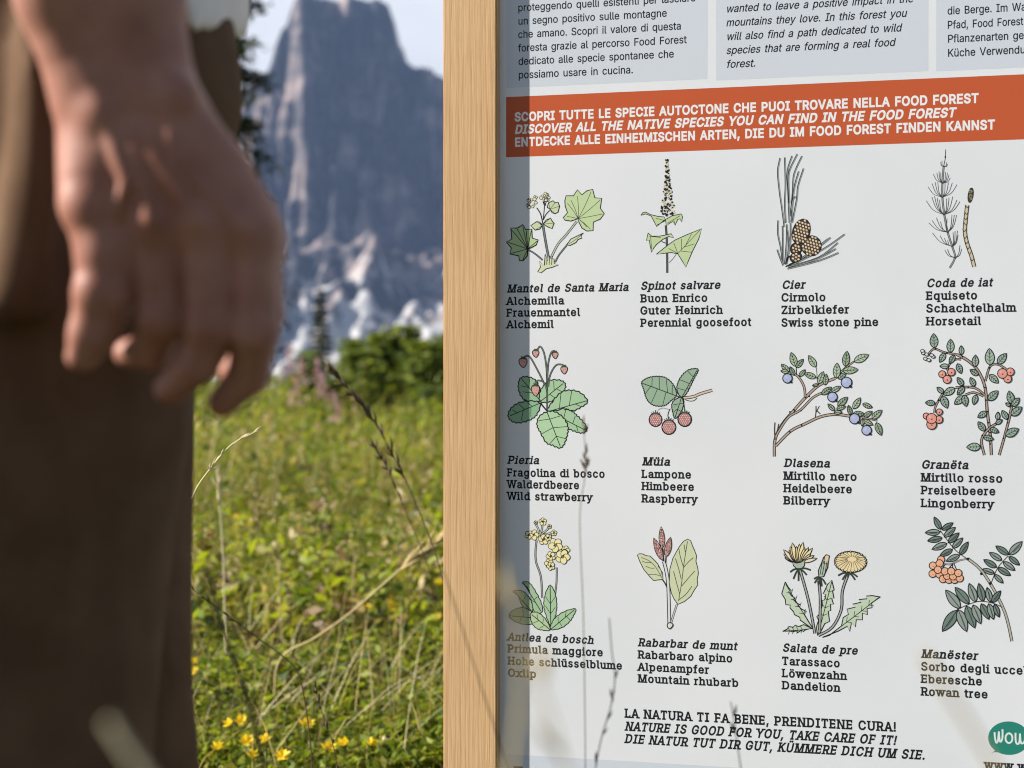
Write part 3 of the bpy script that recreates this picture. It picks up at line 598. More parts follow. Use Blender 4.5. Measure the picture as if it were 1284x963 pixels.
br = t.nodes.new('ShaderNodeValToRGB')
br.color_ramp.elements[0].position = 0.3; br.color_ramp.elements[0].color = (0.93, 0.87, 0.80, 1)
br.color_ramp.elements[1].position = 0.7; br.color_ramp.elements[1].color = (1, 1, 1, 1)
t.links.new(bn.outputs['Fac'], br.inputs['Fac'])
m1 = t.nodes.new('ShaderNodeMix'); m1.data_type = 'RGBA'; m1.blend_type = 'MULTIPLY'; m1.inputs[0].default_value = 0.9
t.links.new(wr.outputs[0], m1.inputs[6]); t.links.new(fr.outputs[0], m1.inputs[7])
m2 = t.nodes.new('ShaderNodeMix'); m2.data_type = 'RGBA'; m2.blend_type = 'MULTIPLY'; m2.inputs[0].default_value = 1
t.links.new(m1.outputs[2], m2.inputs[6]); t.links.new(br.outputs[0], m2.inputs[7])
t.links.new(m2.outputs[2], b.inputs['Base Color'])
bp = t.nodes.new('ShaderNodeBump'); bp.inputs['Strength'].default_value = 0.35; bp.inputs['Distance'].default_value = 0.0006
t.links.new(fn.outputs['Fac'], bp.inputs['Height']); t.links.new(bp.outputs[0], b.inputs['Normal'])

panel_m = noisy('printed_board', (0.705, 0.728, 0.75), (0.755, 0.772, 0.79), 4, 0.36, bump=0.04, bscale=900, spec=0.35, dist=0.0003)
box_m = mat('grey_print', (0.60, 0.645, 0.70), 0.38, 0.35)
ink_m = mat('black_ink', (0.012, 0.013, 0.016), 0.45, 0.25)
orange_m = mat('orange_print', srgb(192, 88, 49), 0.4, 0.3)
white_m = mat('white_print', (0.80, 0.80, 0.79), 0.4, 0.3)
PAL = {}
def pal(r, g, b):
    k = (r, g, b)
    if k not in PAL:
        c = srgb(r, g, b)
        PAL[k] = mat('print_colour', tuple(x * 0.80 + 0.105 for x in c) if max(k) > 130 else c, 0.4, 0.3)
    return PAL[k]

PW = 0.796                                           # board width
sign = empty('information_sign', (ORG + TV * PW / 2).xy.to_3d(), 'white printed plant board in a pale spruce frame standing in the meadow', 'information sign')
Mrot = Matrix((( TV.x, -NV.x, 0), (TV.y, -NV.y, 0), (0, 0, 1))).to_4x4()     # local x along the board, y into it, z up

POST_W = 0.0622
def post(u0, name='post'):
    m = bmesh.new()
    bmesh.ops.create_cube(m, size=1)
    for v in m.verts:
        v.co = Vector((v.co.x * POST_W, v.co.y * 0.058, v.co.z * 1.90 + 0.85))
    bmesh.ops.bevel(m, geom=[e for e in m.edges], offset=0.0016, segments=2, affect='EDGES')
    me = bpy.data.meshes.new(name)
    m.to_mesh(me); m.free()
    o = bpy.data.objects.new(name, me)
    me.materials.append(wood)
    C.objects.link(o)
    p = ORG + TV * (u0 + POST_W / 2) + NV * (PROUD - 0.029)
    o.matrix_world = Matrix.Translation((p.x, p.y, 0)) @ Mrot
    o.parent = sign
    o.matrix_parent_inverse = parent_world(sign).inverted()
    return o
post(-POST_W - 0.0014)
post(PW)

VT, VB = 1.47, 0.26
mb = MB()
c = ORG + TV * PW / 2 - NV * 0.002
mb.box(Matrix.Translation((c.x, c.y, (VT + VB) / 2)) @ Mrot, PW - 0.0006, 0.004, VT - VB)
panel = mb.build('panel', [panel_m], sign)

L_BOX, L_FILL, L_INK = 0.00003, 0.00003, 0.00006

# --- lettering: glyph outlines as small polygons
def dec(v):
    return [(v[i], v[i + 1]) for i in range(0, len(v), 2)]
GC = {}
def glyph(f, ch):
    k = (f, ch)
    if k not in GC:
        adv, ls, ser = FONT[f][ch]
        outs = [dec(l[1:]) for l in ls if l[0]]
        holes = [dec(l[1:]) for l in ls if not l[0]]
        pts = []; tri = []; lay = []
        for n, o in enumerate(outs):
            xs = [p[0] for p in o]; ys = [p[1] for p in o]
            H = [h for h in holes if min(xs) <= min(p[0] for p in h) and max(p[0] for p in h) <= max(xs) and min(ys) <= min(p[1] for p in h) and max(p[1] for p in h) <= max(ys)]
            q = [p for l in [o] + H for p in l]
            t3 = tessellate_polygon([[Vector((x, y, 0)) for x, y in l] for l in [o] + H])
            tri += [tuple(len(pts) + i for i in f) for f in t3]
            pts += q; lay += [n] * len(q)
        GC[k] = (adv, pts, tri, [dec(r) for r in ser], lay)
    return GC[k]
def measure(f, s):
    return sum(290 if c == ' ' else glyph(f, c)[0] for c in s)

def letters(mb, f, s, x0, y0, x1, size, slant=0.0, lift=L_INK, mi=0):
    """one line of writing: starts at (x0,y0) in the photo, ends at x1, letter size in photo pixels"""
    u0, v0 = uv(x0, y0)
    u1 = uv(x1, y0)[0]
    ky = (uv(x0, y0 - 50)[1] - v0) / 50 * size / 1000
    last = glyph(f, s[-1])
    w = measure(f, s) - (last[0] - max(p[0] for p in last[1]))
    kx = (u1 - u0) / w
    pen = 0
    for ch in s:
        if ch == ' ':
            pen += 290; continue
        adv, pts, tri, ser, lay = glyph(f, ch)
        P = lambda x, y, n=3: bw(u0 + (pen + x) * kx + y * slant * ky, v0 + y * ky, lift + n * 1.2e-6)
        mb.tris([P(x, y, n) for (x, y), n in zip(pts, lay)], tri, mi)
        for n, (a, b) in enumerate([(r[0], r[1]) for r in ser]):
            (xa, ya), (xb, yb) = a, b
            mb.poly([P(xa, ya, 3 + n), P(xb, ya, 3 + n), P(xb, yb, 3 + n), P(xa, yb, 3 + n)], mi)
        pen += adv

def shape(mb, pix, mi, lift):
    """a filled flat shape on the board from its outline"""
    tri = tessellate_polygon([[Vector((p[0], p[1], 0)) for p in pix]])
    pts = [bw(*uv(p[0], p[1]), lift) for p in pix]
    mb.tris(pts, tri, mi)

def rect(mb, x0, y0, x1, y1, xr0, mi, lift):
    """upright rectangle on the board: corners read at column xr0"""
    v0 = uv(xr0, y0)[1]; v1 = uv(xr0, y1)[1]
    u0 = uv(x0, y0)[0]; u1 = uv(x1, y0)[0]
    mb.poly([bw(u0, v1, lift), bw(u1, v1, lift), bw(u1, v0, lift), bw(u0, v0, lift)], mi)

# pale grey text fields at the top and bottom
for x0, x1, xr in ((635, 887, 635), (898, 1164, 898), (1174, 1492, 1174)):
    mb = MB(); rect(mb, x0, -120, x1, {635: 110.5, 898: 101.0, 1174: 89.5}[xr], xr, 0, L_BOX)
    mb.build('text_field', [box_m], panel)['label'] = 'pale grey text field'
mb = MB(); rect(mb, 636, 945.5, 1492, 1080, 636, 0, L_BOX)
mb.build('text_field', [box_m], panel)['label'] = 'pale grey strip along the bottom'
mb = MB(); rect(mb, 634.6, 121.8, 1492, 197.3, 634.6, 0, L_BOX)
band = mb.build('heading_band', [orange_m], panel); band['label'] = 'orange heading band'
mb = MB()
letters(mb, 'B', 'SCOPRI TUTTE LE SPECIE AUTOCTONE CHE PUOI TROVARE NELLA FOOD FOREST', 645.2, 152.0, 1227.0, 20.6)
letters(mb, 'B', 'DISCOVER ALL THE NATIVE SPECIES YOU CAN FIND IN THE FOOD FOREST', 645.2, 167.6, 1197.5, 20.6, 0.2)
letters(mb, 'B', 'ENTDECKE ALLE EINHEIMISCHEN ARTEN, DIE DU IM FOOD FOREST FINDEN KANNST', 645.4, 183.6, 1247.5, 20.6)
mb.build('heading_lettering', [white_m], panel)['label'] = 'white heading in three languages'

HS = 18.2
mb = MB()
for s, x0, y0, x1 in (('proteggendo quelli esistenti per lasciare', 649.2, 14.3, 872), ('un segno positivo sulle montagne', 649.4, 31.2, 836), ('che amano. Scopri il valore di questa', 649.4, 47.9, 853.6),
                      ('foresta grazie al percorso Food Forest', 649.6, 64.9, 861), ('dedicato alle specie spontanee che', 649.8, 81.6, 844.8), ('possiamo usare in cucina.', 649.8, 98.6, 793.5)):
    letters(mb, 'S', s, x0, y0, x1, HS)
mb.build('paragraph', [ink_m], panel)['label'] = 'Italian paragraph in upright black letters'
mb = MB()
for s, x0, y0, x1 in (('wanted to leave a positive impact in the', 910, 15.8, 1144.5), ('mountains they love. In this forest you', 910, 33.2, 1136), ('will also find a path dedicated to wild', 910.4, 50.6, 1129.4),
                      ('species that are forming a real food', 910.2, 68.0, 1121.4), ('forest.', 910.5, 85.3, 946.6)):
    letters(mb, 'S', s, x0, y0, x1, HS * 1.03, 0.2)
mb.build('paragraph', [ink_m], panel)['label'] = 'English paragraph in slanted black letters'
mb = MB()
for s, x0, y0, x1 in (('die Berge. Im Wa', 1187.6, 18.4, 1286), ('Pfad, Food Forest', 1187.6, 36.2, 1283), ('Pflanzenarten ge', 1187.8, 53.6, 1283.5), ('Küche Verwendu', 1187.8, 71.4, 1285)):
    letters(mb, 'S', s, x0, y0, x1, HS * 1.05)
mb.build('paragraph', [ink_m], panel)['label'] = 'German paragraph in upright black letters'

CAPS = [
 (('Mantel de Santa Maria', 635.9, 366.6, 787), ('Alchemilla', 635.2, 382.2, 706.6), ('Frauenmantel', 635.2, 396.9, 727.5), ('Alchemil', 635.3, 411.5, 694.3)),
 (('Spinot salvare', 803.2, 363.2, 902.6), ('Buon Enrico', 803, 379.0, 886.7), ('Guter Heinrich', 802.6, 394.2, 905.4), ('Perennial goosefoot', 803, 409.5, 942)),
 (('Cier', 980.2, 362.0, 1009), ('Cirmolo', 979.5, 377.9, 1034.8), ('Zirbelkiefer', 979.5, 393.6, 1064.5), ('Swiss stone pine', 979.5, 409.4, 1101)),
 (('Coda de iat', 1161.6, 359.9, 1244), ('Equiseto', 1161, 375.8, 1224.9), ('Schachtelhalm', 1161, 391.6, 1273.2), ('Horsetail', 1161, 407.8, 1230.2)),
 (('Pieria', 636.3, 581.2, 674.9), ('Fragolina di bosco', 635.8, 597.0, 758), ('Walderdbeere', 636, 611.6, 726), ('Wild strawberry', 636, 626.4, 742.8)),
 (('Müia', 805.3, 583.2, 839), ('Lampone', 804.5, 598.9, 866.4), ('Himbeere', 804.5, 614.1, 870), ('Raspberry', 804.5, 629.6, 874.4)),
 (('Dlasena', 982.9, 585.1, 1039.4), ('Mirtillo nero', 982.4, 601.2, 1073.9), ('Heidelbeere', 982.4, 616.8, 1068), ('Bilberry', 982.4, 632.1, 1040.2)),
 (('Granëta', 1155.0, 587.2, 1212.9), ('Mirtillo rosso', 1154.6, 603.4, 1256.6), ('Preiselbeere', 1154.6, 619.3, 1247.9), ('Lingonberry', 1154.6, 635.5, 1246)),
 (('Antlea de bosch', 636.4, 802.8, 743.2), ('Primula maggiore', 636.6, 817.6, 755.8), ('Hohe schlüsselblume', 636.8, 832.9, 779.8), ('Oxlip', 636.8, 848.0, 672)),
 (('Rabarbar de munt', 800.0, 809.9, 923.8), ('Rabarbaro alpino', 799.8, 825.2, 918), ('Alpenampfer', 799.8, 840.6, 888.9), ('Mountain rhubarb', 799.8, 855.2, 925.5)),
 (('Salata de pre', 981, 816.7, 1074.7), ('Tarassaco', 980.4, 833.3, 1052.7), ('Löwenzahn', 980.4, 848.6, 1061), ('Dandelion', 980.4, 863.8, 1052.8)),
 (('Manëster', 1155, 824.3, 1225.3), ('Sorbo degli uccelli', 1154.6, 840.2, 1296.5), ('Eberesche', 1154.6, 855.8, 1231), ('Rowan tree', 1154.6, 871.6, 1238.2)),
]
KIND = ['lady\'s mantle', 'goosefoot', 'stone pine', 'horsetail', 'wild strawberry', 'raspberry', 'bilberry', 'lingonberry', 'oxlip', 'mountain rhubarb', 'dandelion', 'rowan']
for kn, cap in zip(KIND, CAPS):
    mb = MB()
    for i, (s, x0, y0, x1) in enumerate(cap):
        letters(mb, 'L', s, x0, y0, x1, 18.6 * (1 + (x0 - 640) * 0.00011), 0.2 if i == 0 else 0.0)
    mb.build('caption', [ink_m], panel)['label'] = 'four line caption of the %s' % kn
mb = MB()
letters(mb, 'L', 'LA NATURA TI FA BENE, PRENDITENE CURA!', 783.4, 899.4, 1123.2, 21.0)
letters(mb, 'L', 'NATURE IS GOOD FOR YOU, TAKE CARE OF IT!', 783.4, 915.6, 1122.6, 21.0, 0.22)
letters(mb, 'L', 'DIE NATUR TUT DIR GUT, KÜMMERE DICH UM SIE.', 783.0, 931.2, 1159.0, 21.0, 0.22)
mb.build('slogan', [ink_m], panel)['label'] = 'slogan in capital letters, three languages'
mb = MB()
letters(mb, 'L', 'www.w', 1234.2, 964.6, 1287.5, 23.5)
mb.build('web_address', [ink_m], panel)
mb = MB()
letters(mb, 'L', 'Tut', 643.8, 971.0, 676, 20)
mb.build('paragraph', [ink_m], panel)['label'] = 'first letters of the text in the bottom strip'

# --- the printed plant drawings
class Draw:
    def __init__(self, x0, y0, k, seed=1):
        self.x0, self.y0, self.k = x0, y0, k
        self.mb = MB(); self.mats = [ink_m]; self.z = 0; self.hold = False
        self.r = random.Random(seed)
    def P(self, p):
        return (self.x0 + p[0] / self.k, self.y0 + p[1] / self.k)
    def mi(self, col):
        if col is None: return 0
        m = pal(*col)
        if m not in self.mats: self.mats.append(m)
        return self.mats.index(m)
    def lift(self):
        if not self.hold: self.z += 1
        return L_FILL + self.z * 8e-7
    def line(self, pts, w=0.8, col=None, n=4, taper=False, raw=False):
        """pen stroke, width in photo pixels"""
        q = [self.P(p) for p in pts]
        if len(q) > 2 and not raw: q = catmull(q, n)
        q = [np.array(p) for p in q]
        L = []; Rr = []
        for i, p in enumerate(q):
            d = q[min(i + 1, len(q) - 1)] - q[max(i - 1, 0)]
            d = d / (np.hypot(*d) + 1e-9)
            nrm = np.array((-d[1], d[0]))
            hw = w / 2 * (1.28 if col is None else 1.0)
            if taper: hw *= max(0.25, 1 - i / (len(q) - 1))
            L.append(p + nrm * hw); Rr.append(p - nrm * hw)
        z = self.lift(); m = self.mi(col)
        A = [bw(*uv(*p), z) for p in L]; B = [bw(*uv(*p), z) for p in Rr]
        for i in range(len(q) - 1):
            self.mb.poly([A[i], A[i + 1], B[i + 1], B[i]], m)
    def fill(self, pts, col, out=0.9, smooth=0, n=4):
        q = list(pts)
        if smooth: q = [tuple(p) for p in catmull(q, n, True)]
        px = [self.P(p) for p in q]
        z = self.lift()
        tri = tessellate_polygon([[Vector((p[0], p[1], 0)) for p in px]])
        self.mb.tris([bw(*uv(*p), z) for p in px], tri, self.mi(col))
        if out:
            self.line(q + [q[0], q[1]], out, raw=True)
    def ell(self, cx, cy, rx, ry=None, col=(200, 200, 200), out=0.8, rot=0, n=14):
        ry = ry or rx; c, s = math.cos(rot), math.sin(rot)
        self.fill([(cx + rx * math.cos(a) * c - ry * math.sin(a) * s, cy + rx * math.cos(a) * s + ry * math.sin(a) * c) for a in [2 * math.pi * i / n for i in range(n)]], col, out)
    def leaf(self, a, b, wr, col, out=0.8, veins=True, teeth=0, bend=0.0):
        ax, ay = a; bx, by = b
        dx, dy = bx - ax, by - ay
        L = math.hypot(dx, dy); nx, ny = -dy / L, dx / L
        N = 9 if not teeth else teeth * 2
        pr = lambda t: math.sin(math.pi * t ** 0.85) ** 0.8
        sd = []
        for s in (1, -1):
            row = []
            for i in range(1, N):
                t = i / N
                hw = L * wr / 2 * pr(t) * (1 + (0.10 if teeth and i % 2 else 0))
                o = bend * L * math.sin(math.pi * t)
                row.append((ax + dx * t + nx * (s * hw + o), ay + dy * t + ny * (s * hw + o)))
            sd.append(row)
        self.fill([a] + sd[0] + [b] + sd[1][::-1], col, out)
        if veins:
            mid = [(ax + dx * t + nx * bend * L * math.sin(math.pi * t), ay + dy * t + ny * bend * L * math.sin(math.pi * t)) for t in (0, 0.3, 0.6, 0.92)]
            self.line(mid, 0.6)
            if L / self.k > 12:
                for t in (0.25, 0.45, 0.65):
                    for s in (1, -1):
                        hw = L * wr / 2 * pr(t + 0.15) * 0.75
                        m = bend * L * math.sin(math.pi * t)
                        self.line([(ax + dx * t + nx * m, ay + dy * t + ny * m), (ax + dx * (t + 0.15) + nx * (m + s * hw), ay + dy * (t + 0.15) + ny * (m + s * hw))], 0.45)
    def stem(self, pts, w, col, edge=0.55, n=4):
        self.line(pts, w + edge * 1.6, None, n)
        self.line(pts, w, col, n)
    def dots(self, n, f, r0, r1, col=None):
        self.z += 1; self.hold = True
        for i in range(n):
            x, y = f(self.r)
            self.ell(x, y, self.r.uniform(r0, r1), None, col, 0, 0, 6)
        self.hold = False
    def done(self, label):
        o = self.mb.build('plant_drawing', self.mats, panel)
        o['label'] = label

GL, GM, GD = (190, 212, 150), (150, 190, 140), (128, 160, 128)
INK_G = (120, 125, 128)

# lady's mantle
d = Draw(630, 225, 8.027, 1)
d.stem([(405, 440), (430, 600), (462, 775)], 1.7, INK_G)
d.stem([(750, 420), (640, 560), (560, 650), (488, 790)], 1.5, (185, 195, 175))
d.stem([(650, 660), (570, 760), (530, 835)], 0.9, INK_G)
d.stem([(260, 708), (330, 750), (405, 812)], 0.9, INK_G)
d.line([(405, 440), (385, 350), (345, 285)], 1.1); d.line([(410, 410), (418, 330), (425, 245)], 0.9); d.line([(412, 405), (440, 350), (478, 312)], 1.0)
d.fill([(760, 395), (690, 420), (630, 410), (612, 385), (655, 335), (632, 270), (628, 215), (640, 165), (715, 165), (755, 105), (800, 155), (850, 115), (908, 100), (930, 185), (1000, 190), (985, 290), (1025, 345), (985, 400), (915, 430), (912, 515), (850, 520), (800, 490), (770, 430)], (192, 214, 152), 1.0)
for q in ((690, 210), (755, 170), (892, 125), (985, 205), (1008, 348), (885, 500), (650, 372), (655, 240), (850, 480)):
    d.line([(762, 395), ((762 + q[0]) / 2 + 6, (395 + q[1]) / 2), q], 0.5)
d.fill([(255, 700), (250, 770), (205, 820), (170, 815), (165, 770), (75, 750), (90, 690), (40, 630), (95, 600), (85, 490), (150, 490), (205, 455), (235, 505), (295, 500), (300, 590), (360, 610), (340, 660), (285, 690)], (178, 206, 140), 1.2)
for q in ((85, 500), (150, 500), (205, 475), (290, 515), (350, 620), (55, 632), (85, 745), (205, 810), (240, 520)):
    d.line([(255, 700), q], 0.7)
for pp, c in (([(480, 300), (450, 280), (465, 235), (510, 215), (530, 235), (560, 230), (575, 270), (560, 330), (530, 345), (500, 335)], (505, 290)), ([(410, 450), (440, 410), (485, 390), (500, 420), (520, 440), (500, 495), (460, 480)], (470, 440)), ([(400, 465), (375, 430), (345, 425), (285, 465), (330, 510), (375, 500)], (340, 465))):
    d.fill(pp, (200, 216, 165), 1.0)
    for k in range(0, len(pp), 2): d.line([pp[0], pp[k]], 0.45)
d.fill([(640, 665), (690, 600), (815, 540), (790, 570), (800, 590), (760, 605), (740, 635), (680, 665)], (205, 218, 175), 0.9)
d.line([(650, 660), (730, 610), (810, 545)], 0.5)
d.fill([(355, 930), (385, 880), (370, 820), (420, 870), (430, 750), (455, 820), (470, 770), (490, 800), (520, 800), (520, 845), (565, 860), (500, 885), (440, 900), (390, 940)], (214, 222, 175), 0.8)
for x in (430, 450, 475, 500): d.line([(x, 770), (x - 5, 860)], 0.7)
for (cx, cy, n, sp) in ((300, 228, 15, 52), (435, 165, 15, 50)):
    for i in range(n):
        d.ell(cx + d.r.uniform(-sp, sp), cy + d.r.uniform(-sp, sp), d.r.uniform(11, 17), None, (230, 226, 180), 0.5)
d.dots(7, lambda r: (r.uniform(390, 440), r.uniform(225, 260)), 5, 9); d.dots(6, lambda r: (r.uniform(250, 280), r.uniform(200, 280)), 5, 9)
d.done("printed drawing of lady's mantle with lobed leaves")

# goosefoot
d = Draw(790, 190, 6.213, 2)
d.stem([(278, 575), (284, 650), (289, 800), (290, 946)], 1.3, (90, 92, 90))
d.line([(363, 795), (330, 840), (303, 866)], 0.9, (110, 115, 110)); d.line([(245, 700), (262, 708), (282, 716)], 0.9)
gl = [[(85, 497), (100, 476), (122, 472), (160, 492), (215, 505), (265, 510), (275, 530), (235, 560), (207, 585), (190, 550), (165, 503), (122, 486)],
      [(275, 530), (330, 500), (372, 492), (398, 486), (408, 505), (402, 550), (388, 525), (372, 528), (350, 575), (335, 545), (305, 560), (283, 580)],
      [(140, 635), (170, 660), (225, 660), (270, 652), (320, 640), (342, 673), (300, 662), (255, 685), (205, 725), (182, 755), (168, 785), (155, 725), (150, 690), (128, 695)],
      [(205, 800), (300, 725), (350, 690), (450, 645), (558, 602), (535, 680), (485, 780), (455, 850), (435, 900), (405, 850), (372, 797), (320, 787), (262, 793)]]
for q in gl: d.fill(q, GL, 0.8)
for a, b in (((372, 795), (545, 612)), ((400, 765), (400, 680)), ((430, 735), (480, 640)), ((390, 775), (480, 785)), ((372, 795), (300, 755)), ((372, 795), (340, 710)), ((420, 745), (500, 720)), ((275, 540), (200, 520)), ((275, 540), (205, 575)), ((340, 530), (350, 570)), ((290, 560), (390, 500)), ((160, 665), (168, 760)), ((150, 660), (240, 670))):
    d.line([a, b], 0.5)
for i in range(230):
    tt = d.r.random() ** 0.8; y = 60 + 440 * tt; hw = 9 + 55 * tt ** 1.5
    x = 287 + 8 * tt + d.r.uniform(-hw, hw)
    d.ell(x, y, d.r.uniform(5, 9), d.r.uniform(5, 10), None if d.r.random() < 0.62 else (222, 212, 172), 0, d.r.random() * 3, 6)
d.done('printed drawing of goosefoot with a dark flower spike')

# stone pine
d = Draw(960, 185, 6.017, 3)
ned = [[(110, 80), (92, 180), (105, 330), (125, 470), (142, 600)], [(145, 75), (150, 280), (145, 420), (152, 570)], [(200, 65), (165, 180), (170, 330), (180, 570)], [(240, 50), (182, 170), (172, 260), (180, 420)], [(275, 65), (215, 200), (205, 330), (188, 520)],
       [(250, 180), (212, 330), (195, 560)], [(287, 158), (245, 290), (235, 390), (200, 570)], [(95, 550), (93, 650), (115, 760), (132, 885)], [(128, 590), (130, 700), (130, 880)], [(162, 580), (158, 720), (145, 880)], [(188, 570), (185, 740), (150, 885)], [(88, 770), (105, 820), (132, 890)],
       [(160, 600), (176, 720), (160, 880)], [(225, 370), (205, 400), (190, 470)],
       [(490, 680), (350, 790), (180, 885)], [(597, 655), (430, 770), (190, 890)], [(545, 720), (400, 830), (170, 900)], [(530, 765), (390, 840), (180, 908)], [(550, 795), (400, 855), (165, 915)], [(470, 690), (380, 760), (280, 830)]]
for q in ned:
    d.line(q, 1.75); d.line([(p[0] + 2, p[1]) for p in q], 1.0, (138, 150, 146))
d.line([(160, 860), (175, 820), (185, 830)], 1.4); d.line([(150, 900), (190, 880), (240, 860)], 1.4)
for cx, cy, rx, ry, rot in ((230, 765, 42, 45, 0.3), (228, 828, 45, 35, -0.4), (345, 742, 74, 76, 0.3), (268, 635, 64, 97, 0.32)):
    d.ell(cx, cy, rx, ry, (70, 52, 40), 1.3, rot)
    c, s = math.cos(rot), math.sin(rot)
    n = 0
    for j in range(-5, 6):
        for i in range(-4, 5):
            a = i * 24 + (12 if j % 2 else 0); bb = j * 22
            if (a / (rx - 6)) ** 2 + (bb / (ry - 6)) ** 2 < 1:
                d.ell(cx + a * c - bb * s, cy + a * s + bb * c, 10.0, 8.0, (226, 205, 168) if (i + j) % 3 else (205, 178, 138), 0, rot + 0.6, 6)
d.done('printed drawing of stone pine needles and two cones')

# horsetail
d = Draw(1150, 185, 6.022, 4)
d.stem([(200, 140), (190, 270), (190, 380), (205, 510), (230, 640), (265, 750), (285, 830), (245, 910)], 1.2, (140, 140, 138), 0.5)
d.line([(215, 15), (212, 80), (200, 140)], 0.7); d.ell(212, 72, 6, 9, None, 0)
for node, tips in (((200, 142), [(178, 108), (188, 100), (222, 112), (228, 125)]), ((192, 268), [(122, 200), (148, 190), (165, 180), (178, 190), (213, 185), (228, 190), (240, 205), (250, 228)]), ((190, 375), [(82, 298), (112, 272), (135, 262), (155, 262), (210, 265), (235, 265), (265, 266), (300, 280)]),
                   ((202, 507), [(68, 402), (110, 372), (130, 368), (150, 380), (168, 395), (222, 385), (240, 378), (268, 370), (300, 395), (322, 408)]), ((230, 640), [(88, 568), (112, 550), (145, 530), (175, 560), (225, 535), (262, 508), (280, 508), (297, 510)]),
                   ((265, 747), [(115, 645), (172, 665), (205, 685), (230, 700), (270, 640), (285, 630), (303, 628), (308, 660)]), ((287, 832), [(208, 775), (228, 768), (322, 738), (335, 765)])):
    for q in tips:
        m = ((node[0] * 0.45 + q[0] * 0.55) + (6 if q[0] > node[0] else -6), (node[1] * 0.6 + q[1] * 0.4) + 8)
        d.line([node, m, q], 0.75, (60, 62, 62))
    d.ell(node[0], node[1], 9, 7, (70, 70, 68), 0)
d.stem([(430, 900), (408, 815), (375, 720), (360, 630), (368, 520), (378, 435)], 3.2, (205, 190, 150), 0.6)
for x, y in ((378, 450), (366, 540), (356, 630), (372, 720), (395, 800), (368, 580), (362, 680), (384, 760), (372, 500), (415, 850)):
    d.line([(x - 14, y - 14), (x, y + 6), (x + 12, y - 12)], 1.0, (70, 60, 40))
d.ell(403, 360, 19, 56, (70, 62, 45), 0.8, 0.15)
d.dots(26, lambda r: (403 + r.uniform(-12, 12), 360 + r.uniform(-42, 42)), 3, 5, (150, 140, 100))
d.done('printed drawing of horsetail with whorled branches')

# wild strawberry
d = Draw(625, 425, 6.638, 5)
def veined(q, col, a, b, side, out=1.2):
    d.fill(q, col, out)
    d.line([a, ((a[0] + b[0]) / 2, (a[1] + b[1]) / 2), b], 0.8)
    for t, p in side:
        d.line([(a[0] + (b[0] - a[0]) * t, a[1] + (b[1] - a[1]) * t), p], 0.65)
def toothed(q, n=3, amp=7):
    """rounded outline with small saw teeth pointing outwards"""
    area = sum(q[i - 1][0] * q[i][1] - q[i][0] * q[i - 1][1] for i in range(len(q)))
    sg = 1 if area > 0 else -1
    s = [tuple(p) for p in catmull(q, n, True)]
    o = []
    for i, p in enumerate(s):
        p2 = s[(i + 1) % len(s)]
        L = math.hypot(p2[0] - p[0], p2[1] - p[1]) + 1e-9
        nx, ny = sg * (p2[1] - p[1]) / L, -sg * (p2[0] - p[0]) / L
        o.append(p)
        o.append((p[0] + (p2[0] - p[0]) * 0.7 + nx * abs(amp) * 1.5, p[1] + (p2[1] - p[1]) * 0.7 + ny * abs(amp) * 1.5))
    return o
GS = (158, 200, 150)
veined(toothed([(350, 515), (230, 510), (180, 450), (170, 380), (190, 325), (250, 320), (310, 350), (340, 420)], 2, 6), (140, 188, 140), (350, 515), (190, 330), ((0.35, (200, 440)), (0.3, (310, 400)), (0.6, (185, 390)), (0.6, (260, 330))))
veined(toothed([(350, 520), (350, 440), (390, 380), (440, 345), (520, 350), (555, 380), (540, 440), (480, 490), (430, 520)], 2, -6), GS, (350, 520), (540, 370), ((0.3, (390, 390)), (0.4, (470, 490)), (0.6, (460, 350)), (0.7, (530, 440))))
veined(toothed([(345, 535), (250, 520), (160, 540), (100, 590), (85, 650), (130, 690), (200, 690), (280, 660), (320, 620)], 2, -6), (125, 180, 130), (345, 535), (95, 640), ((0.25, (240, 530)), (0.3, (270, 650)), (0.5, (170, 545)), (0.55, (190, 680)), (0.75, (115, 590))))
veined(toothed([(420, 605), (470, 580), (540, 575), (610, 605), (650, 640), (700, 690), (735, 750), (700, 780), (640, 765), (580, 740), (540, 680)], 2, -6), GS, (420, 605), (725, 760), ((0.4, (560, 590)), (0.5, (570, 720)), (0.65, (640, 640)), (0.75, (660, 765))))
veined(toothed([(410, 605), (450, 530), (520, 450), (600, 430), (680, 450), (740, 520), (690, 560), (620, 595), (540, 575)], 2, -6), GS, (410, 605), (735, 515), ((0.3, (520, 455)), (0.4, (580, 585)), (0.55, (610, 435)), (0.7, (680, 560))))
veined(toothed([(405, 610), (340, 650), (325, 720), (350, 770), (400, 860), (450, 880), (515, 905), (550, 860), (570, 790), (575, 730), (540, 660), (470, 610)], 2, 6), (172, 212, 160), (405, 610), (515, 895), ((0.2, (335, 680)), (0.2, (520, 640)), (0.45, (360, 790)), (0.45, (570, 730)), (0.7, (430, 870)), (0.7, (560, 830))))
for q in ([(405, 600), (405, 400), (400, 250), (380, 120), (348, 62), (325, 90)], [(405, 350), (415, 200), (440, 112), (470, 100)], [(415, 400), (430, 300), (480, 218), (540, 215)], [(385, 380), (320, 250), (258, 146), (215, 150)], [(405, 430), (380, 365), (332, 345), (305, 365)]):
    d.stem(q, 0.9, (110, 125, 108), 0.5)
d.line([(348, 530), (375, 565), (405, 600)], 1.4)
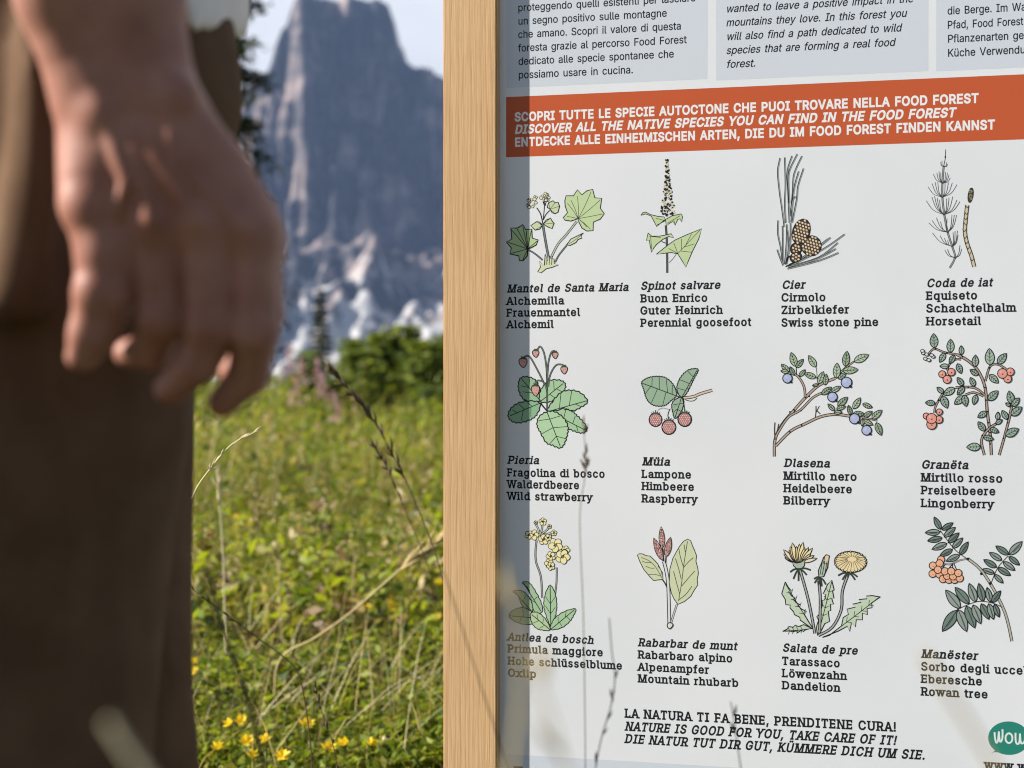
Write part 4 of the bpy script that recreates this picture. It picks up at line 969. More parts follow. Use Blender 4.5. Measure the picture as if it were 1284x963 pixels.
for cx, cy, rx, ry in ((310, 122, 27, 32), (472, 135, 24, 30), (547, 258, 28, 34), (205, 197, 34, 42), (308, 428, 34, 48)):
    d.fill([(cx - rx, cy - ry * 0.4), (cx - rx * 0.5, cy - ry * 0.9), (cx + rx * 0.5, cy - ry * 0.9), (cx + rx, cy - ry * 0.35), (cx + rx * 0.75, cy + ry * 0.4), (cx + rx * 0.1, cy + ry), (cx - rx * 0.75, cy + ry * 0.4)], (216, 150, 140), 0.9, 1, 3)
    d.dots(9, lambda r: (cx + r.uniform(-rx, rx) * 0.6, cy + r.uniform(-ry, ry) * 0.6), 2.2, 3.4, (120, 60, 55))
    for k in (-0.9, -0.45, 0, 0.45, 0.9):
        d.line([(cx, cy - ry * 0.8), (cx + k * rx, cy - ry * (1.25 if abs(k) < 0.6 else 0.7))], 1.4, (60, 80, 60))
d.done('printed drawing of wild strawberry with five berries')

# raspberry
d = Draw(795, 450, 9.173, 6)
d.stem([(560, 450), (680, 435), (760, 402), (900, 360)], 2.2, (214, 190, 160), 0.6)
d.line([(590, 470), (640, 485), (690, 480), (725, 450)], 0.8)
RG = (138, 172, 138)
def rl(q, a, b, side):
    d.fill(q, RG, 1.1); d.line([a, b], 0.8)
    for t, p in side: d.line([(a[0] + (b[0] - a[0]) * t, a[1] + (b[1] - a[1]) * t), p], 0.6)
rl(toothed([(540, 440), (460, 480), (435, 540), (450, 620), (470, 685), (520, 640), (560, 560), (570, 480)], 2, -4), (545, 445), (472, 675), ((0.3, (450, 530)), (0.3, (565, 510)), (0.55, (455, 610)), (0.6, (535, 600))))
rl(toothed([(90, 275), (130, 235), (200, 210), (300, 205), (380, 230), (450, 300), (480, 370), (485, 425), (420, 480), (360, 530), (270, 540), (190, 510), (140, 440), (115, 350)], 3, 5), (485, 425), (95, 280), ((0.25, (370, 235)), (0.3, (330, 530)), (0.5, (290, 210)), (0.55, (200, 505)), (0.72, (210, 215)), (0.75, (130, 400)), (0.12, (440, 300))))
rl(toothed([(550, 440), (500, 370), (505, 280), (560, 185), (640, 125), (735, 122), (700, 200), (660, 280), (610, 380)], 3, 5), (550, 440), (725, 130), ((0.25, (505, 340)), (0.3, (630, 340)), (0.5, (530, 240)), (0.55, (670, 240)), (0.75, (620, 145)), (0.8, (700, 190))))
d.line([(485, 425), (550, 445)], 1.0); d.line([(270, 590), (330, 565), (410, 580), (470, 545), (530, 500)], 1.0, (130, 140, 128)); d.line([(410, 580), (390, 640), (395, 690)], 0.9); d.line([(555, 450), (575, 530), (580, 600)], 0.9)
for cx, cy, rr in ((247, 700, 74), (400, 785, 80), (582, 695, 78)):
    d.ell(cx, cy, rr, rr * 1.05, (165, 88, 84), 1.2)
    for j in range(-4, 5):
        for i in range(-4, 5):
            a = i * 23 + (11 if j % 2 else 0); bb = j * 21
            if a * a + bb * bb < (rr - 9) ** 2:
                d.ell(cx + a, cy + bb, 8.4, 8.0, (232, 190, 180) if (i * 3 + j) % 4 else (205, 140, 130), 0, 0, 6)
    for k in (-1, -0.55, 0, 0.5, 1):
        d.line([(cx + k * 14, cy - rr * 0.85), (cx + k * rr * 0.7, cy - rr * (1.5 - 0.4 * abs(k)))], 1.2, (70, 85, 72))
d.done('printed drawing of raspberry with three hanging berries')

# bilberry
d = Draw(960, 430, 6.419, 7)
TB = (178, 152, 130)
for q, wd in (([(70, 915), (75, 780), (130, 660), (230, 540), (320, 440), (430, 340), (560, 285)], 2.0), ([(560, 285), (630, 210), (710, 150)], 1.0), ([(100, 720), (180, 600), (280, 540), (380, 440), (470, 395)], 1.5), ([(80, 830), (200, 710), (320, 650), (440, 595), (560, 575), (680, 590)], 2.0), ([(680, 590), (780, 600), (900, 625)], 1.0), ([(318, 440), (308, 350), (255, 265), (185, 240)], 1.5)):
    d.stem(q, wd, TB, 0.7)
d.line([(75, 640), (72, 700), (75, 780)], 1.6, (70, 58, 50)); d.line([(105, 650), (95, 700), (80, 740)], 1.4, (70, 58, 50)); d.line([(400, 600), (405, 550), (405, 508)], 1.4, (70, 58, 50)); d.line([(405, 560), (432, 508)], 1.2, (70, 58, 50)); d.line([(412, 545), (440, 572)], 1.4, (70, 58, 50))
d.line([(412, 290), (412, 240), (405, 190)], 0.9, (90, 80, 70)); d.line([(250, 260), (245, 200)], 0.9)
d.dots(16, lambda r: r.choice([(230, 540), (195, 555), (285, 545), (320, 440), (380, 628), (290, 662), (195, 715), (455, 595), (330, 380), (350, 430), (520, 580), (600, 585), (100, 700), (75, 800)]), 6, 8)
for i, (a, bb) in enumerate((((240, 190), (205, 75)), ((245, 200), (305, 130)), ((190, 235), (125, 170)), ((185, 235), (120, 225)), ((230, 262), (195, 190)), ((405, 195), (345, 100)), ((405, 280), (310, 245)), ((270, 270), (320, 215)), ((425, 330), (465, 230)), ((478, 340), (488, 250)), ((425, 335), (375, 345)),
                             ((570, 285), (575, 160)), ((585, 290), (650, 240)), ((640, 190), (655, 65)), ((710, 150), (830, 95)), ((620, 225), (745, 215)), ((450, 415), (530, 355)), ((530, 392), (605, 350)), ((555, 545), (500, 490)), ((580, 510), (660, 435)), ((570, 532), (645, 510)), ((550, 562), (615, 555)), ((685, 578), (665, 500)),
                             ((705, 530), (762, 440)), ((780, 490), (858, 520)), ((700, 572), (795, 570)), ((790, 592), (858, 550)), ((855, 610), (935, 540)), ((890, 640), (930, 745)), ((785, 620), (862, 660)), ((780, 610), (775, 670)))):
    d.leaf(a, bb, 0.46, ((160, 186, 146), (135, 165, 125), (172, 196, 160))[i % 3], 0.85)
for cx, cy, rr in ((175, 285, 38), (650, 318, 43), (537, 435, 39), (715, 610, 41), (812, 703, 39)):
    d.ell(cx, cy, rr, None, (168, 180, 222), 1.0)
    d.line([(cx + rr * 0.55, cy + rr * 0.55), (cx + rr * 0.95, cy + rr * 0.95)], 2.0); d.ell(cx - rr * 0.3, cy - rr * 0.3, rr * 0.35, None, (184, 194, 230), 0)
d.done('printed drawing of bilberry twigs with five blue berries')

# lingonberry
d = Draw(1145, 410, 5.662, 8)
LB = (165, 138, 118)
for q, wd in (([(555, 910), (545, 750), (525, 600), (510, 430), (460, 310), (390, 240), (310, 195)], 2.0), ([(310, 195), (220, 180), (150, 155), (110, 190)], 1.1), ([(510, 485), (430, 430), (300, 430)], 1.4), ([(210, 470), (160, 560), (150, 610)], 1.1), ([(500, 492), (430, 465), (370, 482)], 1.3), ([(512, 385), (545, 280), (600, 265), (660, 300)], 1.3), ([(505, 910), (485, 800), (540, 720), (620, 670)], 1.6), ([(610, 910), (650, 770), (690, 610), (700, 530)], 1.6), ([(340, 230), (300, 230), (260, 260), (238, 310)], 1.1)):
    d.stem(q, wd, LB, 0.8)
d.dots(40, lambda r: r.choice([(545, 750), (535, 680), (525, 600), (517, 520), (510, 430), (480, 350), (430, 270), (350, 210), (390, 430), (640, 790), (670, 680), (545, 830), (490, 770), (160, 155), (240, 182), (540, 290), (180, 520)]), 5, 8)
for i, (a, bb) in enumerate((((150, 150), (145, 46)), ((265, 182), (265, 86)), ((345, 197), (340, 132)), ((225, 185), (188, 252)), ((292, 200), (258, 262)), ((252, 280), (188, 278)), ((315, 260), (342, 332)), ((440, 282), (442, 198)), ((462, 342), (403, 302)), ((546, 272), (540, 152)), ((600, 262), (662, 188)), ((540, 340), (605, 398)), ((355, 415), (312, 358)), ((437, 420), (405, 358)), ((362, 425), (312, 482)),
                             ((295, 435), (215, 482)), ((215, 468), (168, 428)), ((155, 540), (85, 538)), ((205, 490), (242, 577)), ((362, 492), (292, 548)), ((360, 482), (376, 565)), ((448, 482), (428, 552)), ((532, 520), (602, 453)), ((522, 603), (457, 642)), ((508, 737), (460, 672)), ((597, 660), (602, 603)), ((585, 687), (632, 658)), ((545, 720), (607, 748)), ((498, 780), (570, 797)), ((478, 850), (378, 853)), ((700, 545), (680, 453)), ((703, 562), (752, 503)), ((695, 627), (770, 568)), ((668, 655), (630, 592)), ((655, 772), (747, 722)), ((690, 562), (655, 540)))):
    d.leaf(a, bb, 0.55, ((138, 166, 146), (152, 180, 158))[i % 2], 1.0, True)
for cx, cy, rr in ((205, 335, 25), (270, 320, 27), (240, 372, 29), (670, 368, 28), (688, 318, 28), (633, 330, 35), (185, 603, 22), (92, 632, 22), (182, 657, 27), (130, 692, 35), (130, 650, 37)):
    d.ell(cx, cy, rr, None, (228, 140, 118), 0.9); d.ell(cx + 2, cy + 5, 5, None, (90, 40, 35), 0)
    d.ell(cx - rr * 0.3, cy - rr * 0.35, rr * 0.3, None, (236, 165, 146), 0)
for x, y in ((70, 185), (95, 195), (85, 225), (110, 235), (140, 210), (65, 170), (130, 200)):
    d.ell(x, y, 13, 11, (225, 222, 220), 0.8)
d.done('printed drawing of lingonberry with clusters of red berries')

# oxlip
d = Draw(630, 640, 6.018, 9)
d.stem([(258, 225), (250, 300), (254, 390), (290, 500), (300, 660)], 1.2, (150, 155, 150)); d.stem([(410, 430), (408, 540), (398, 630)], 1.0, (150, 155, 150))
for q, col, a, bb, sd in (([(220, 765), (150, 720), (120, 640), (78, 610), (150, 608), (205, 665), (225, 720)], (150, 180, 130), (220, 760), (90, 612), ((0.4, (140, 680)), (0.5, (175, 640)))),
                          ([(225, 855), (130, 850), (50, 800), (90, 750), (160, 735), (220, 770)], (165, 185, 140), (230, 810), (60, 795), ((0.4, (150, 745)), (0.5, (130, 840)))),
                          ([(300, 765), (240, 765), (215, 640), (190, 580), (150, 545), (200, 545), (250, 615), (292, 700)], (150, 190, 140), (290, 760), (160, 548), ((0.3, (225, 680)), (0.4, (265, 650)), (0.6, (195, 590)))),
                          ([(365, 872), (330, 790), (315, 720), (320, 650), (360, 562), (400, 640), (408, 720), (405, 760), (388, 830)], (160, 198, 148), (365, 870), (360, 570), ((0.3, (325, 720)), (0.3, (400, 730)), (0.55, (325, 650)), (0.55, (400, 650)))),
                          ([(360, 902), (300, 900), (262, 890), (225, 850), (213, 778), (270, 773), (330, 830)], (176, 206, 150), (360, 900), (220, 785), ((0.3, (280, 890)), (0.4, (310, 815)), (0.6, (232, 850)), (0.65, (260, 780)))),
                          ([(365, 898), (375, 850), (395, 815), (460, 768), (552, 742), (535, 790), (510, 832), (450, 882)], (158, 198, 146), (368, 895), (545, 748), ((0.3, (420, 800)), (0.35, (450, 875)), (0.6, (480, 765)), (0.65, (510, 825))))):
    d.fill(toothed(q, 2, 3), col, 0.9); d.line([a, bb], 0.8)
    for tt, p in sd: d.line([(a[0] + (bb[0] - a[0]) * tt, a[1] + (bb[1] - a[1]) * tt), p], 0.55)
for a in ((245, 95), (350, 130), (400, 165), (300, 95)):
    d.line([(280, 185), ((280 + a[0]) / 2 + 8, (185 + a[1]) / 2), a], 2.0); d.line([(280, 185), ((280 + a[0]) / 2 + 8, (185 + a[1]) / 2), a], 1.0, (205, 215, 190))
for cx, cy, rr in ((305, 85, 28), (252, 92, 14), (355, 122, 16), (388, 170, 22), (235, 185, 38), (200, 185, 30), (310, 220, 38), (345, 205, 26), (475, 300, 32), (365, 345, 34), (350, 400, 32), (400, 262, 52), (455, 350, 52), (365, 420, 30)):
    for k in range(5):
        a = 2 * math.pi * k / 5 + cx
        d.ell(cx + rr * 0.52 * math.cos(a), cy + rr * 0.52 * math.sin(a), rr * 0.56, rr * 0.48, (246, 234, 164), 0.6, a, 10)
    d.ell(cx, cy, rr * 0.2, None, (190, 160, 80), 0.6)
    d.line([(cx - rr * 0.3, cy + rr * 0.1), (cx, cy), (cx + rr * 0.2, cy - rr * 0.3)], 0.8)
d.done('printed drawing of oxlip with yellow flower heads')

# mountain rhubarb
d = Draw(790, 650, 6.42, 10)
d.stem([(378, 690), (355, 760), (328, 850)], 1.2, (205, 208, 200)); d.line([(255, 485), (280, 520), (300, 560)], 1.3)
d.stem([(272, 345), (295, 440), (308, 560), (316, 845)], 2.6, (222, 222, 220), 0.7)
d.fill([(385, 692), (355, 650), (332, 600), (315, 520), (320, 410), (345, 320), (372, 270), (400, 222), (430, 185), (465, 166), (488, 180), (500, 215), (520, 260), (535, 300), (530, 345), (545, 400), (550, 445), (540, 490), (545, 535), (515, 580), (490, 625), (440, 668)], (206, 214, 168), 0.8)
for q in ([(390, 665), (415, 520), (432, 380), (462, 185)], [(400, 610), (375, 520), (350, 425)], [(412, 490), (390, 400), (365, 322)], [(428, 385), (405, 310), (393, 245)], [(445, 270), (438, 235), (435, 210)], [(432, 395), (470, 350), (510, 316)], [(415, 545), (470, 480), (520, 424)], [(393, 655), (450, 610), (498, 545)]):
    d.line(q, 0.95, (75, 82, 60))
d.fill([(265, 492), (225, 495), (190, 500), (160, 470), (110, 410), (80, 350), (58, 295), (75, 284), (102, 286), (130, 300), (160, 303), (190, 330), (222, 365), (245, 410), (262, 440)], (206, 214, 168), 0.8)
for q in ([(258, 482), (205, 390), (150, 340), (90, 315)], [(245, 465), (200, 450), (150, 452)], [(200, 400), (165, 400), (125, 385)], [(250, 455), (250, 420), (225, 385)], [(170, 355), (130, 355), (95, 342)]):
    d.line(q, 0.8, (75, 82, 60))
for tip, base, wd in (((250, 65), (262, 240), 24), ((190, 155), (262, 340), 27), ((326, 150), (288, 312), 27)):
    d.leaf(base, tip, wd * 2 / math.hypot(base[0] - tip[0], base[1] - tip[1]), (165, 105, 95), 0.7, False)
    for i in range(60):
        tt = d.r.uniform(0.05, 0.92); o = d.r.uniform(-1, 1) * wd * 0.8 * math.sin(math.pi * tt ** 0.85) ** 0.8
        dx, dy = tip[0] - base[0], tip[1] - base[1]; L = math.hypot(dx, dy)
        d.ell(base[0] + dx * tt - dy / L * o, base[1] + dy * tt + dx / L * o, 4.0, 4.0, ((225, 190, 178), (100, 55, 50))[i % 2], 0, 0, 5)
d.line([(262, 240), (270, 345)], 1.0); d.line([(288, 312), (285, 360)], 1.0)
d.fill([(305, 845), (330, 840), (345, 860), (320, 888), (300, 870)], (225, 222, 215), 1.0, 1)
d.done('printed drawing of mountain rhubarb with a broad leaf')

# dandelion
d = Draw(970, 670, 6.876, 11)
DG = (190, 210, 178)
for q, a, bb in (([(100, 410), (125, 455), (155, 490), (128, 492), (155, 530), (190, 552), (165, 555), (195, 590), (230, 607), (205, 608), (235, 640), (282, 665), (265, 690), (300, 750), (345, 822), (300, 790), (230, 740), (225, 715), (180, 692), (172, 668), (140, 632), (145, 610), (105, 606), (100, 560), (70, 512)], (345, 822), (105, 430)),
                 ([(78, 836), (120, 815), (130, 795), (170, 800), (185, 783), (215, 795), (260, 778), (330, 812), (275, 822), (255, 838), (240, 825), (205, 848), (195, 832), (160, 840), (140, 832)], (330, 812), (90, 833)),
                 ([(500, 395), (522, 480), (508, 490), (520, 550), (500, 552), (516, 602), (490, 602), (492, 657), (470, 662), (482, 750), (440, 770), (400, 850), (380, 872), (368, 800), (388, 740), (372, 710), (392, 690), (420, 612), (418, 570), (440, 565), (450, 520), (428, 512), (466, 430)], (385, 860), (500, 410)),
                 ([(920, 540), (850, 528), (800, 532), (805, 555), (735, 562), (755, 585), (680, 602), (705, 627), (632, 645), (645, 690), (600, 717), (585, 790), (480, 870), (420, 888), (560, 832), (635, 792), (655, 837), (670, 765), (705, 797), (712, 735), (765, 737), (765, 680), (808, 692), (805, 640), (848, 632), (845, 590)], (480, 868), (905, 545))):
    d.fill(q, DG, 1.1); d.line([a, ((a[0] + bb[0]) / 2, (a[1] + bb[1]) / 2 + 4), bb], 0.8)
    dx, dy = bb[0] - a[0], bb[1] - a[1]; L = math.hypot(dx, dy)
    for tt in (0.35, 0.5, 0.65, 0.8):
        for s in (1, -1):
            d.line([(a[0] + dx * tt, a[1] + dy * tt), (a[0] + dx * (tt + 0.06) - s * dy / L * 32, a[1] + dy * (tt + 0.06) + s * dx / L * 32)], 0.6)
for q in ([(228, 310), (300, 570), (355, 855)], [(388, 400), (402, 560), (396, 830)], [(642, 345), (592, 490), (582, 650), (505, 800), (385, 872)]):
    d.stem(q, 1.6, (165, 168, 165), 0.9)
for i in range(15):
    a = -2.9 + 2.75 * i / 14; L = 130 + 20 * (i % 3)
    tip = (215 + L * 0.95 * math.cos(a), 232 + L * math.sin(a))
    d.leaf((215 + 40 * math.cos(a), 240), tip, 0.24, (246, 226, 160) if 3 < i < 12 else (236, 222, 190), 0.95, False)
d.fill([(163, 235), (200, 248), (240, 238), (270, 218), (265, 270), (238, 298), (192, 292), (170, 268)], (165, 182, 160), 1.0)
for b0, tips in (((215, 300), [(142, 325), (170, 385), (214, 402), (285, 350), (320, 308)]), ((402, 375), [(348, 385), (352, 420), (385, 440), (415, 448), (450, 432)]), ((645, 335), [(555, 355), (592, 392), (640, 370), (702, 392), (722, 366)])):
    for q in tips:
        d.line([b0, ((b0[0] + q[0]) / 2, (b0[1] + q[1]) / 2 - 12), q], 2.2, (55, 65, 55))
d.fill([(455, 175), (480, 185), (470, 240), (465, 285), (430, 365), (390, 367), (385, 312), (412, 250), (430, 200)], (165, 185, 160), 1.1)
d.fill([(440, 190), (455, 175), (480, 185), (470, 250), (430, 250)], (224, 200, 160), 0.9)
for x in (405, 425, 445): d.line([(x - 6, 350), (x + 4, 300), (x + 16, 230)], 0.7)
d.ell(663, 237, 138, 90, (240, 218, 160), 1.3, 0.05, 26)
for i in range(24):
    a = 2 * math.pi * i / 24
    d.line([(675 + 40 * math.cos(a), 214 + 20 * math.sin(a)), (663 + 134 * math.cos(a), 237 + 86 * math.sin(a))], 0.45 if i % 2 else 0.7, (70, 52, 30))
    d.ell(663 + 134 * math.cos(a), 237 + 87 * math.sin(a), 9, 7, (240, 220, 165), 0.7, a, 6)
d.done('printed drawing of dandelion with two flowers and a bud')

# rowan
d = Draw(1150, 640, 5.351, 12)
d.stem([(635, 878), (615, 780), (590, 690), (550, 600), (490, 490), (420, 390), (340, 325)], 2.2, (176, 172, 155), 0.6)
d.stem([(340, 325), (285, 335), (230, 360), (180, 360)], 0.9, (176, 172, 155), 0.5)
for q in ([(335, 325), (250, 260), (155, 135)], [(495, 490), (540, 385), (610, 305)], [(572, 650), (500, 620), (400, 612), (265, 665)]): d.line(q, 1.2, (60, 62, 58))
for q in ([(240, 355), (215, 385)], [(235, 358), (240, 390)], [(245, 355), (265, 400)], [(190, 360), (170, 385)]): d.line(q, 1.0)
d.dots(4, lambda r: r.choice([(340, 325), (430, 425), (490, 490)]), 9, 12)
for i, (a, bb) in enumerate((((158, 128), (113, 43)), ((155, 145), (52, 150)), ((168, 185), (68, 205)), ((200, 222), (98, 262)), ((237, 262), (150, 307)), ((285, 300), (193, 342)), ((165, 130), (242, 83)), ((180, 178), (257, 113)), ((207, 217), (282, 150)), ((237, 252), (307, 184)), ((287, 297), (342, 210)),
                             ((617, 298), (705, 208)), ((612, 297), (526, 238)), ((567, 335), (483, 282)), ((532, 382), (445, 330)), ((517, 422), (435, 394)), ((615, 310), (687, 367)), ((577, 345), (657, 403)), ((540, 385), (627, 437)), ((518, 430), (577, 488)),
                             ((268, 670), (168, 812)), ((288, 657), (190, 533)), ((347, 625), (253, 515)), ((392, 614), (348, 488)), ((442, 610), (413, 488)), ((492, 614), (468, 515)), ((500, 617), (560, 538)), ((275, 665), (332, 814)), ((330, 640), (387, 790)), ((375, 633), (427, 762)), ((430, 625), (482, 732)), ((480, 625), (512, 732)), ((517, 630), (550, 717)))):
    d.leaf(a, bb, 0.40, ((112, 130, 122), (128, 146, 136))[i % 2], 1.0, False)
    d.line([a, ((a[0] + bb[0]) / 2, (a[1] + bb[1]) / 2), bb], 0.7)
    m = ((a[0] + bb[0]) / 2, (a[1] + bb[1]) / 2)
    d.line([(m[0] + (a[0] - m[0]) * 0.5 + 5, m[1] + (a[1] - m[1]) * 0.5 + 6), (m[0] + (bb[0] - m[0]) * 0.5 + 5, m[1] + (bb[1] - m[1]) * 0.5 + 6)], 1.2, (70, 82, 78))
for cx, cy in ((160, 330), (105, 370), (150, 355), (103, 425), (150, 430), (172, 460), (212, 465), (200, 438), (250, 465), (285, 455), (240, 442), (185, 408), (228, 408), (275, 420), (138, 398)):
    d.ell(cx, cy, 25, None, (242, 170, 124), 0.9); d.ell(cx + 3, cy + 6, 4, None, (150, 80, 50), 0, 0, 6)
d.done('printed drawing of rowan twigs with orange berries')

# round speech bubble emblem
d = Draw(1200, 880, 11.607, 13)
TEAL = (42, 130, 113)
d.fill([(500, 752), (555, 705), (640, 690), (600, 735), (540, 730)], TEAL, 0)
d.ell(752, 528, 300, 244, TEAL, 0, 0.06, 40)
d.z += 60
for q in ([(545, 440), (552, 530), (572, 595), (595, 560), (608, 430)], [(608, 430), (618, 550), (635, 580), (660, 520), (660, 398)], [(850, 450), (852, 560), (872, 610), (905, 590), (915, 460)], [(915, 460), (925, 580), (950, 605), (985, 560), (990, 430)]):
    d.line(q, 2.3, (226, 238, 234))
d.line([(755 + 50 * math.cos(a), 528 + 70 * math.sin(a)) for a in [2 * math.pi * i / 16 for i in range(17)]], 2.3, (226, 238, 234))
o = d.mb.build('emblem', d.mats, panel); o['label'] = 'teal speech bubble with white hand lettering'
# ------------------------------------------------------------------ the person
def surface_nets(f, lo, hi, h):
    """quads round the zero level of a distance field sampled on a grid"""
    n = [int(math.ceil((hi[i] - lo[i]) / h)) + 1 for i in range(3)]
    ax = [lo[i] + h * np.arange(n[i]) for i in range(3)]
    G = f(*np.meshgrid(*ax, indexing='ij')).astype(np.float32)
    ins = G < 0
    c = np.zeros([k - 1 for k in n], np.int8)
    for i in (0, 1):
        for j in (0, 1):
            for k in (0, 1):
                c += ins[i:n[0] - 1 + i, j:n[1] - 1 + j, k:n[2] - 1 + k]
    act = (c > 0) & (c < 8)
    idx = np.full(act.shape, -1, np.int32)
    A = np.argwhere(act)
    idx[act] = np.arange(len(A))
    acc = np.zeros((len(A), 3)); cnt = np.zeros(len(A))
    corners = [(i, j, k) for i in (0, 1) for j in (0, 1) for k in (0, 1)]
    for a in corners:
        for d in range(3):
            if a[d]: continue
            b = list(a); b[d] = 1
            ga = G[A[:, 0] + a[0], A[:, 1] + a[1], A[:, 2] + a[2]]
            gb = G[A[:, 0] + b[0], A[:, 1] + b[1], A[:, 2] + b[2]]
            m = (ga < 0) != (gb < 0)
            tt = np.where(m, ga / np.where(ga - gb == 0, 1, ga - gb), 0)
            p = np.array(a, float)[None, :].repeat(len(A), 0)
            p[:, d] += tt
            acc[m] += p[m]; cnt[m] += 1
    V = np.array(lo) + h * (A + acc / cnt[:, None])
    Q = []
    for d in range(3):
        e1, e2 = (d + 1) % 3, (d + 2) % 3
        sl = [slice(None)] * 3; sl[d] = slice(0, n[d] - 1); s2 = [slice(None)] * 3; s2[d] = slice(1, n[d])
        a = ins[tuple(sl)]; b = ins[tuple(s2)]
        E = np.argwhere(a != b)
        E = E[(E[:, e1] > 0) & (E[:, e2] > 0) & (E[:, e1] < n[e1] - 1) & (E[:, e2] < n[e2] - 1)]
        fl = a[E[:, 0], E[:, 1], E[:, 2]]
        o = np.zeros(3, int)
        def g(u, v):
            P = E.copy(); P[:, e1] -= u; P[:, e2] -= v
            return idx[P[:, 0], P[:, 1], P[:, 2]]
        q = np.stack([g(1, 1), g(0, 1), g(0, 0), g(1, 0)], 1)
        q[~fl] = q[~fl][:, ::-1]
        Q.append(q)
    return V, np.concatenate(Q)

def relax(V, F, it=2, k=0.5):
    E = np.concatenate([F[:, [0, 1]], F[:, [1, 2]], F[:, [2, 3]], F[:, [3, 0]]])
    for _ in range(it):
        S_ = np.zeros_like(V); n = np.zeros(len(V))
        np.add.at(S_, E[:, 0], V[E[:, 1]]); np.add.at(n, E[:, 0], 1)
        np.add.at(S_, E[:, 1], V[E[:, 0]]); np.add.at(n, E[:, 1], 1)
        V = V * (1 - k) + k * S_ / n[:, None]
    return V

def smin(a, b, k):
    h = np.clip(0.5 + 0.5 * (b - a) / k, 0, 1)
    return b * (1 - h) + a * h - k * h * (1 - h)

def capsule(X, Y, Z, pts):
    """chain of tapered round bones: (x, z, y, radius)"""
    out = None
    for (p, q) in zip(pts[:-1], pts[1:]):
        a = np.array([p[0], p[2], p[1]], float); b = np.array([q[0], q[2], q[1]], float)
        d = b - a; L2 = d.dot(d)
        t = np.clip(((X - a[0]) * d[0] + (Y - a[1]) * d[1] + (Z - a[2]) * d[2]) / L2, 0, 1)
        f = np.sqrt((X - a[0] - t * d[0]) ** 2 + (Y - a[1] - t * d[1]) ** 2 + (Z - a[2] - t * d[2]) ** 2) - (p[3] + (q[3] - p[3]) * t)
        out = f if out is None else smin(out, f, 0.35 * min(p[3], q[3]))
    return out

HD = 0.64                      # the hand hangs this far from the lens
HS_ = HD / FPX
# measured in photo pixels: x, y, depth (px, away from the lens), radius
ARM = dict(
  radial=[(112, -560, 14, 100), (102, -350, 6, 84), (96, 0, 2, 66), (120, 120, 2, 53), (128, 210, 2, 50)],
  ulnar=[(150, -560, 14, 98), (160, -350, 10, 82), (158, 0, 10, 67), (188, 120, 8, 56), (228, 205, 8, 50)],
  edge=[(222, 160, 14, 44), (262, 215, 18, 46), (298, 272, 18, 47)],
  thumb0=[(124, 180, 8, 46), (128, 250, 4, 46), (142, 315, -2, 40)],
  mc1=[(150, 195, -4, 44), (203, 285, -12, 35)],
  mc2=[(185, 195, -6, 44), (258, 288, -14, 36)],
  mc3=[(215, 195, -2, 44), (310, 292, -4, 36)],
  mc4=[(225, 200, 14, 42), (316, 300, 28, 33)],
)
FING = dict(
  thumb=[(142, 315, -4, 40), (136, 368, -8, 35), (120, 420, -4, 28), (107, 447, 0, 20)],
  index=[(203, 285, -12, 34), (206, 400, -10, 28), (182, 440, 26, 24), (152, 442, 44, 19)],
  middle=[(260, 288, -14, 35), (264, 408, -12, 30), (244, 458, 2, 26), (210, 488, 16, 21)],
  ring=[(311, 292, -4, 35), (317, 415, -4, 30), (303, 470, 34, 26), (268, 506, 46, 20)],
  little=[(316, 300, 28, 31), (322, 390, 34, 25), (302, 438, 58, 22), (276, 468, 70, 18)],
)
def hand_field(X, Y, Z):
    Y = Y - (0.14 - 0.17 * np.exp(-((Z - 150) / 75) ** 2)) * (X - 190)                 # the back of the hand is turned a little to the right
    f = None
    for k in ('radial', 'ulnar', 'edge', 'mc1', 'mc2', 'mc3', 'mc4', 'thumb0'):
        g_ = capsule(X, Y, Z, ARM[k])
        f = g_ if f is None else smin(f, g_, 30 if k in ('radial', 'ulnar', 'edge') else 18)
    # wrist bones, knuckles
    for c in ((138, 150, -30, 30), (226, 128, -26, 30), (203, 284, -24, 25), (258, 286, -28, 26), (311, 292, -16, 25), (128, 262, -6, 42)):
        f = smin(f, np.sqrt((X - c[0]) ** 2 + (Y - c[2]) ** 2 + (Z - c[1]) ** 2) - c[3], 16)
    # tendons fanning over the back of the hand, and two veins
    for q in ([(168, 165, -44, 5), (190, 225, -49, 6), (203, 280, -49, 8)], [(185, 165, -44, 5), (222, 230, -50, 6), (258, 282, -53, 8)], [(200, 170, -42, 5), (255, 235, -45, 6), (310, 288, -39, 8)],
              [(118, 90, -46, 5), (150, 170, -49, 5), (172, 235, -53, 5), (160, 275, -42, 4)], [(215, 95, -42, 4), (228, 190, -47, 4), (240, 250, -49, 4)]):
        f = smin(f, capsule(X, Y, Z, q), 12)
    fg = None
    for k in ('thumb', 'index', 'middle', 'ring', 'little'):
        g_ = capsule(X, Y, Z, FING[k])
        # knuckle of the middle joint
        j = FING[k][1]
        g_ = smin(g_, np.sqrt((X - j[0]) ** 2 + (Y - j[2] + 5) ** 2 + (Z - j[1]) ** 2) - j[3] * 0.95, 8)
        fg = g_ if fg is None else smin(fg, g_, 2.5)
    f = smin(f, fg, 15)
    # creases over the finger joints
    for k in ('index', 'middle', 'ring'):
        j = FING[k][1]
        f = f + 1.6 * np.exp(-((Z - j[1]) / 3.0) ** 2) * np.exp(-((X - j[0]) / 26) ** 2) * (Y < j[2])
    return f

V1, F1 = surface_nets(hand_field, (-8, -165, -470), (376, 170, 544), 4.0)
V1 = relax(V1, F1, 1, 0.4)
W1 = np.stack([(V1[:, 0] - 642) * HS_, HD + V1[:, 1] * HS_, CAM.z + (475 - V1[:, 2]) * HS_], 1)

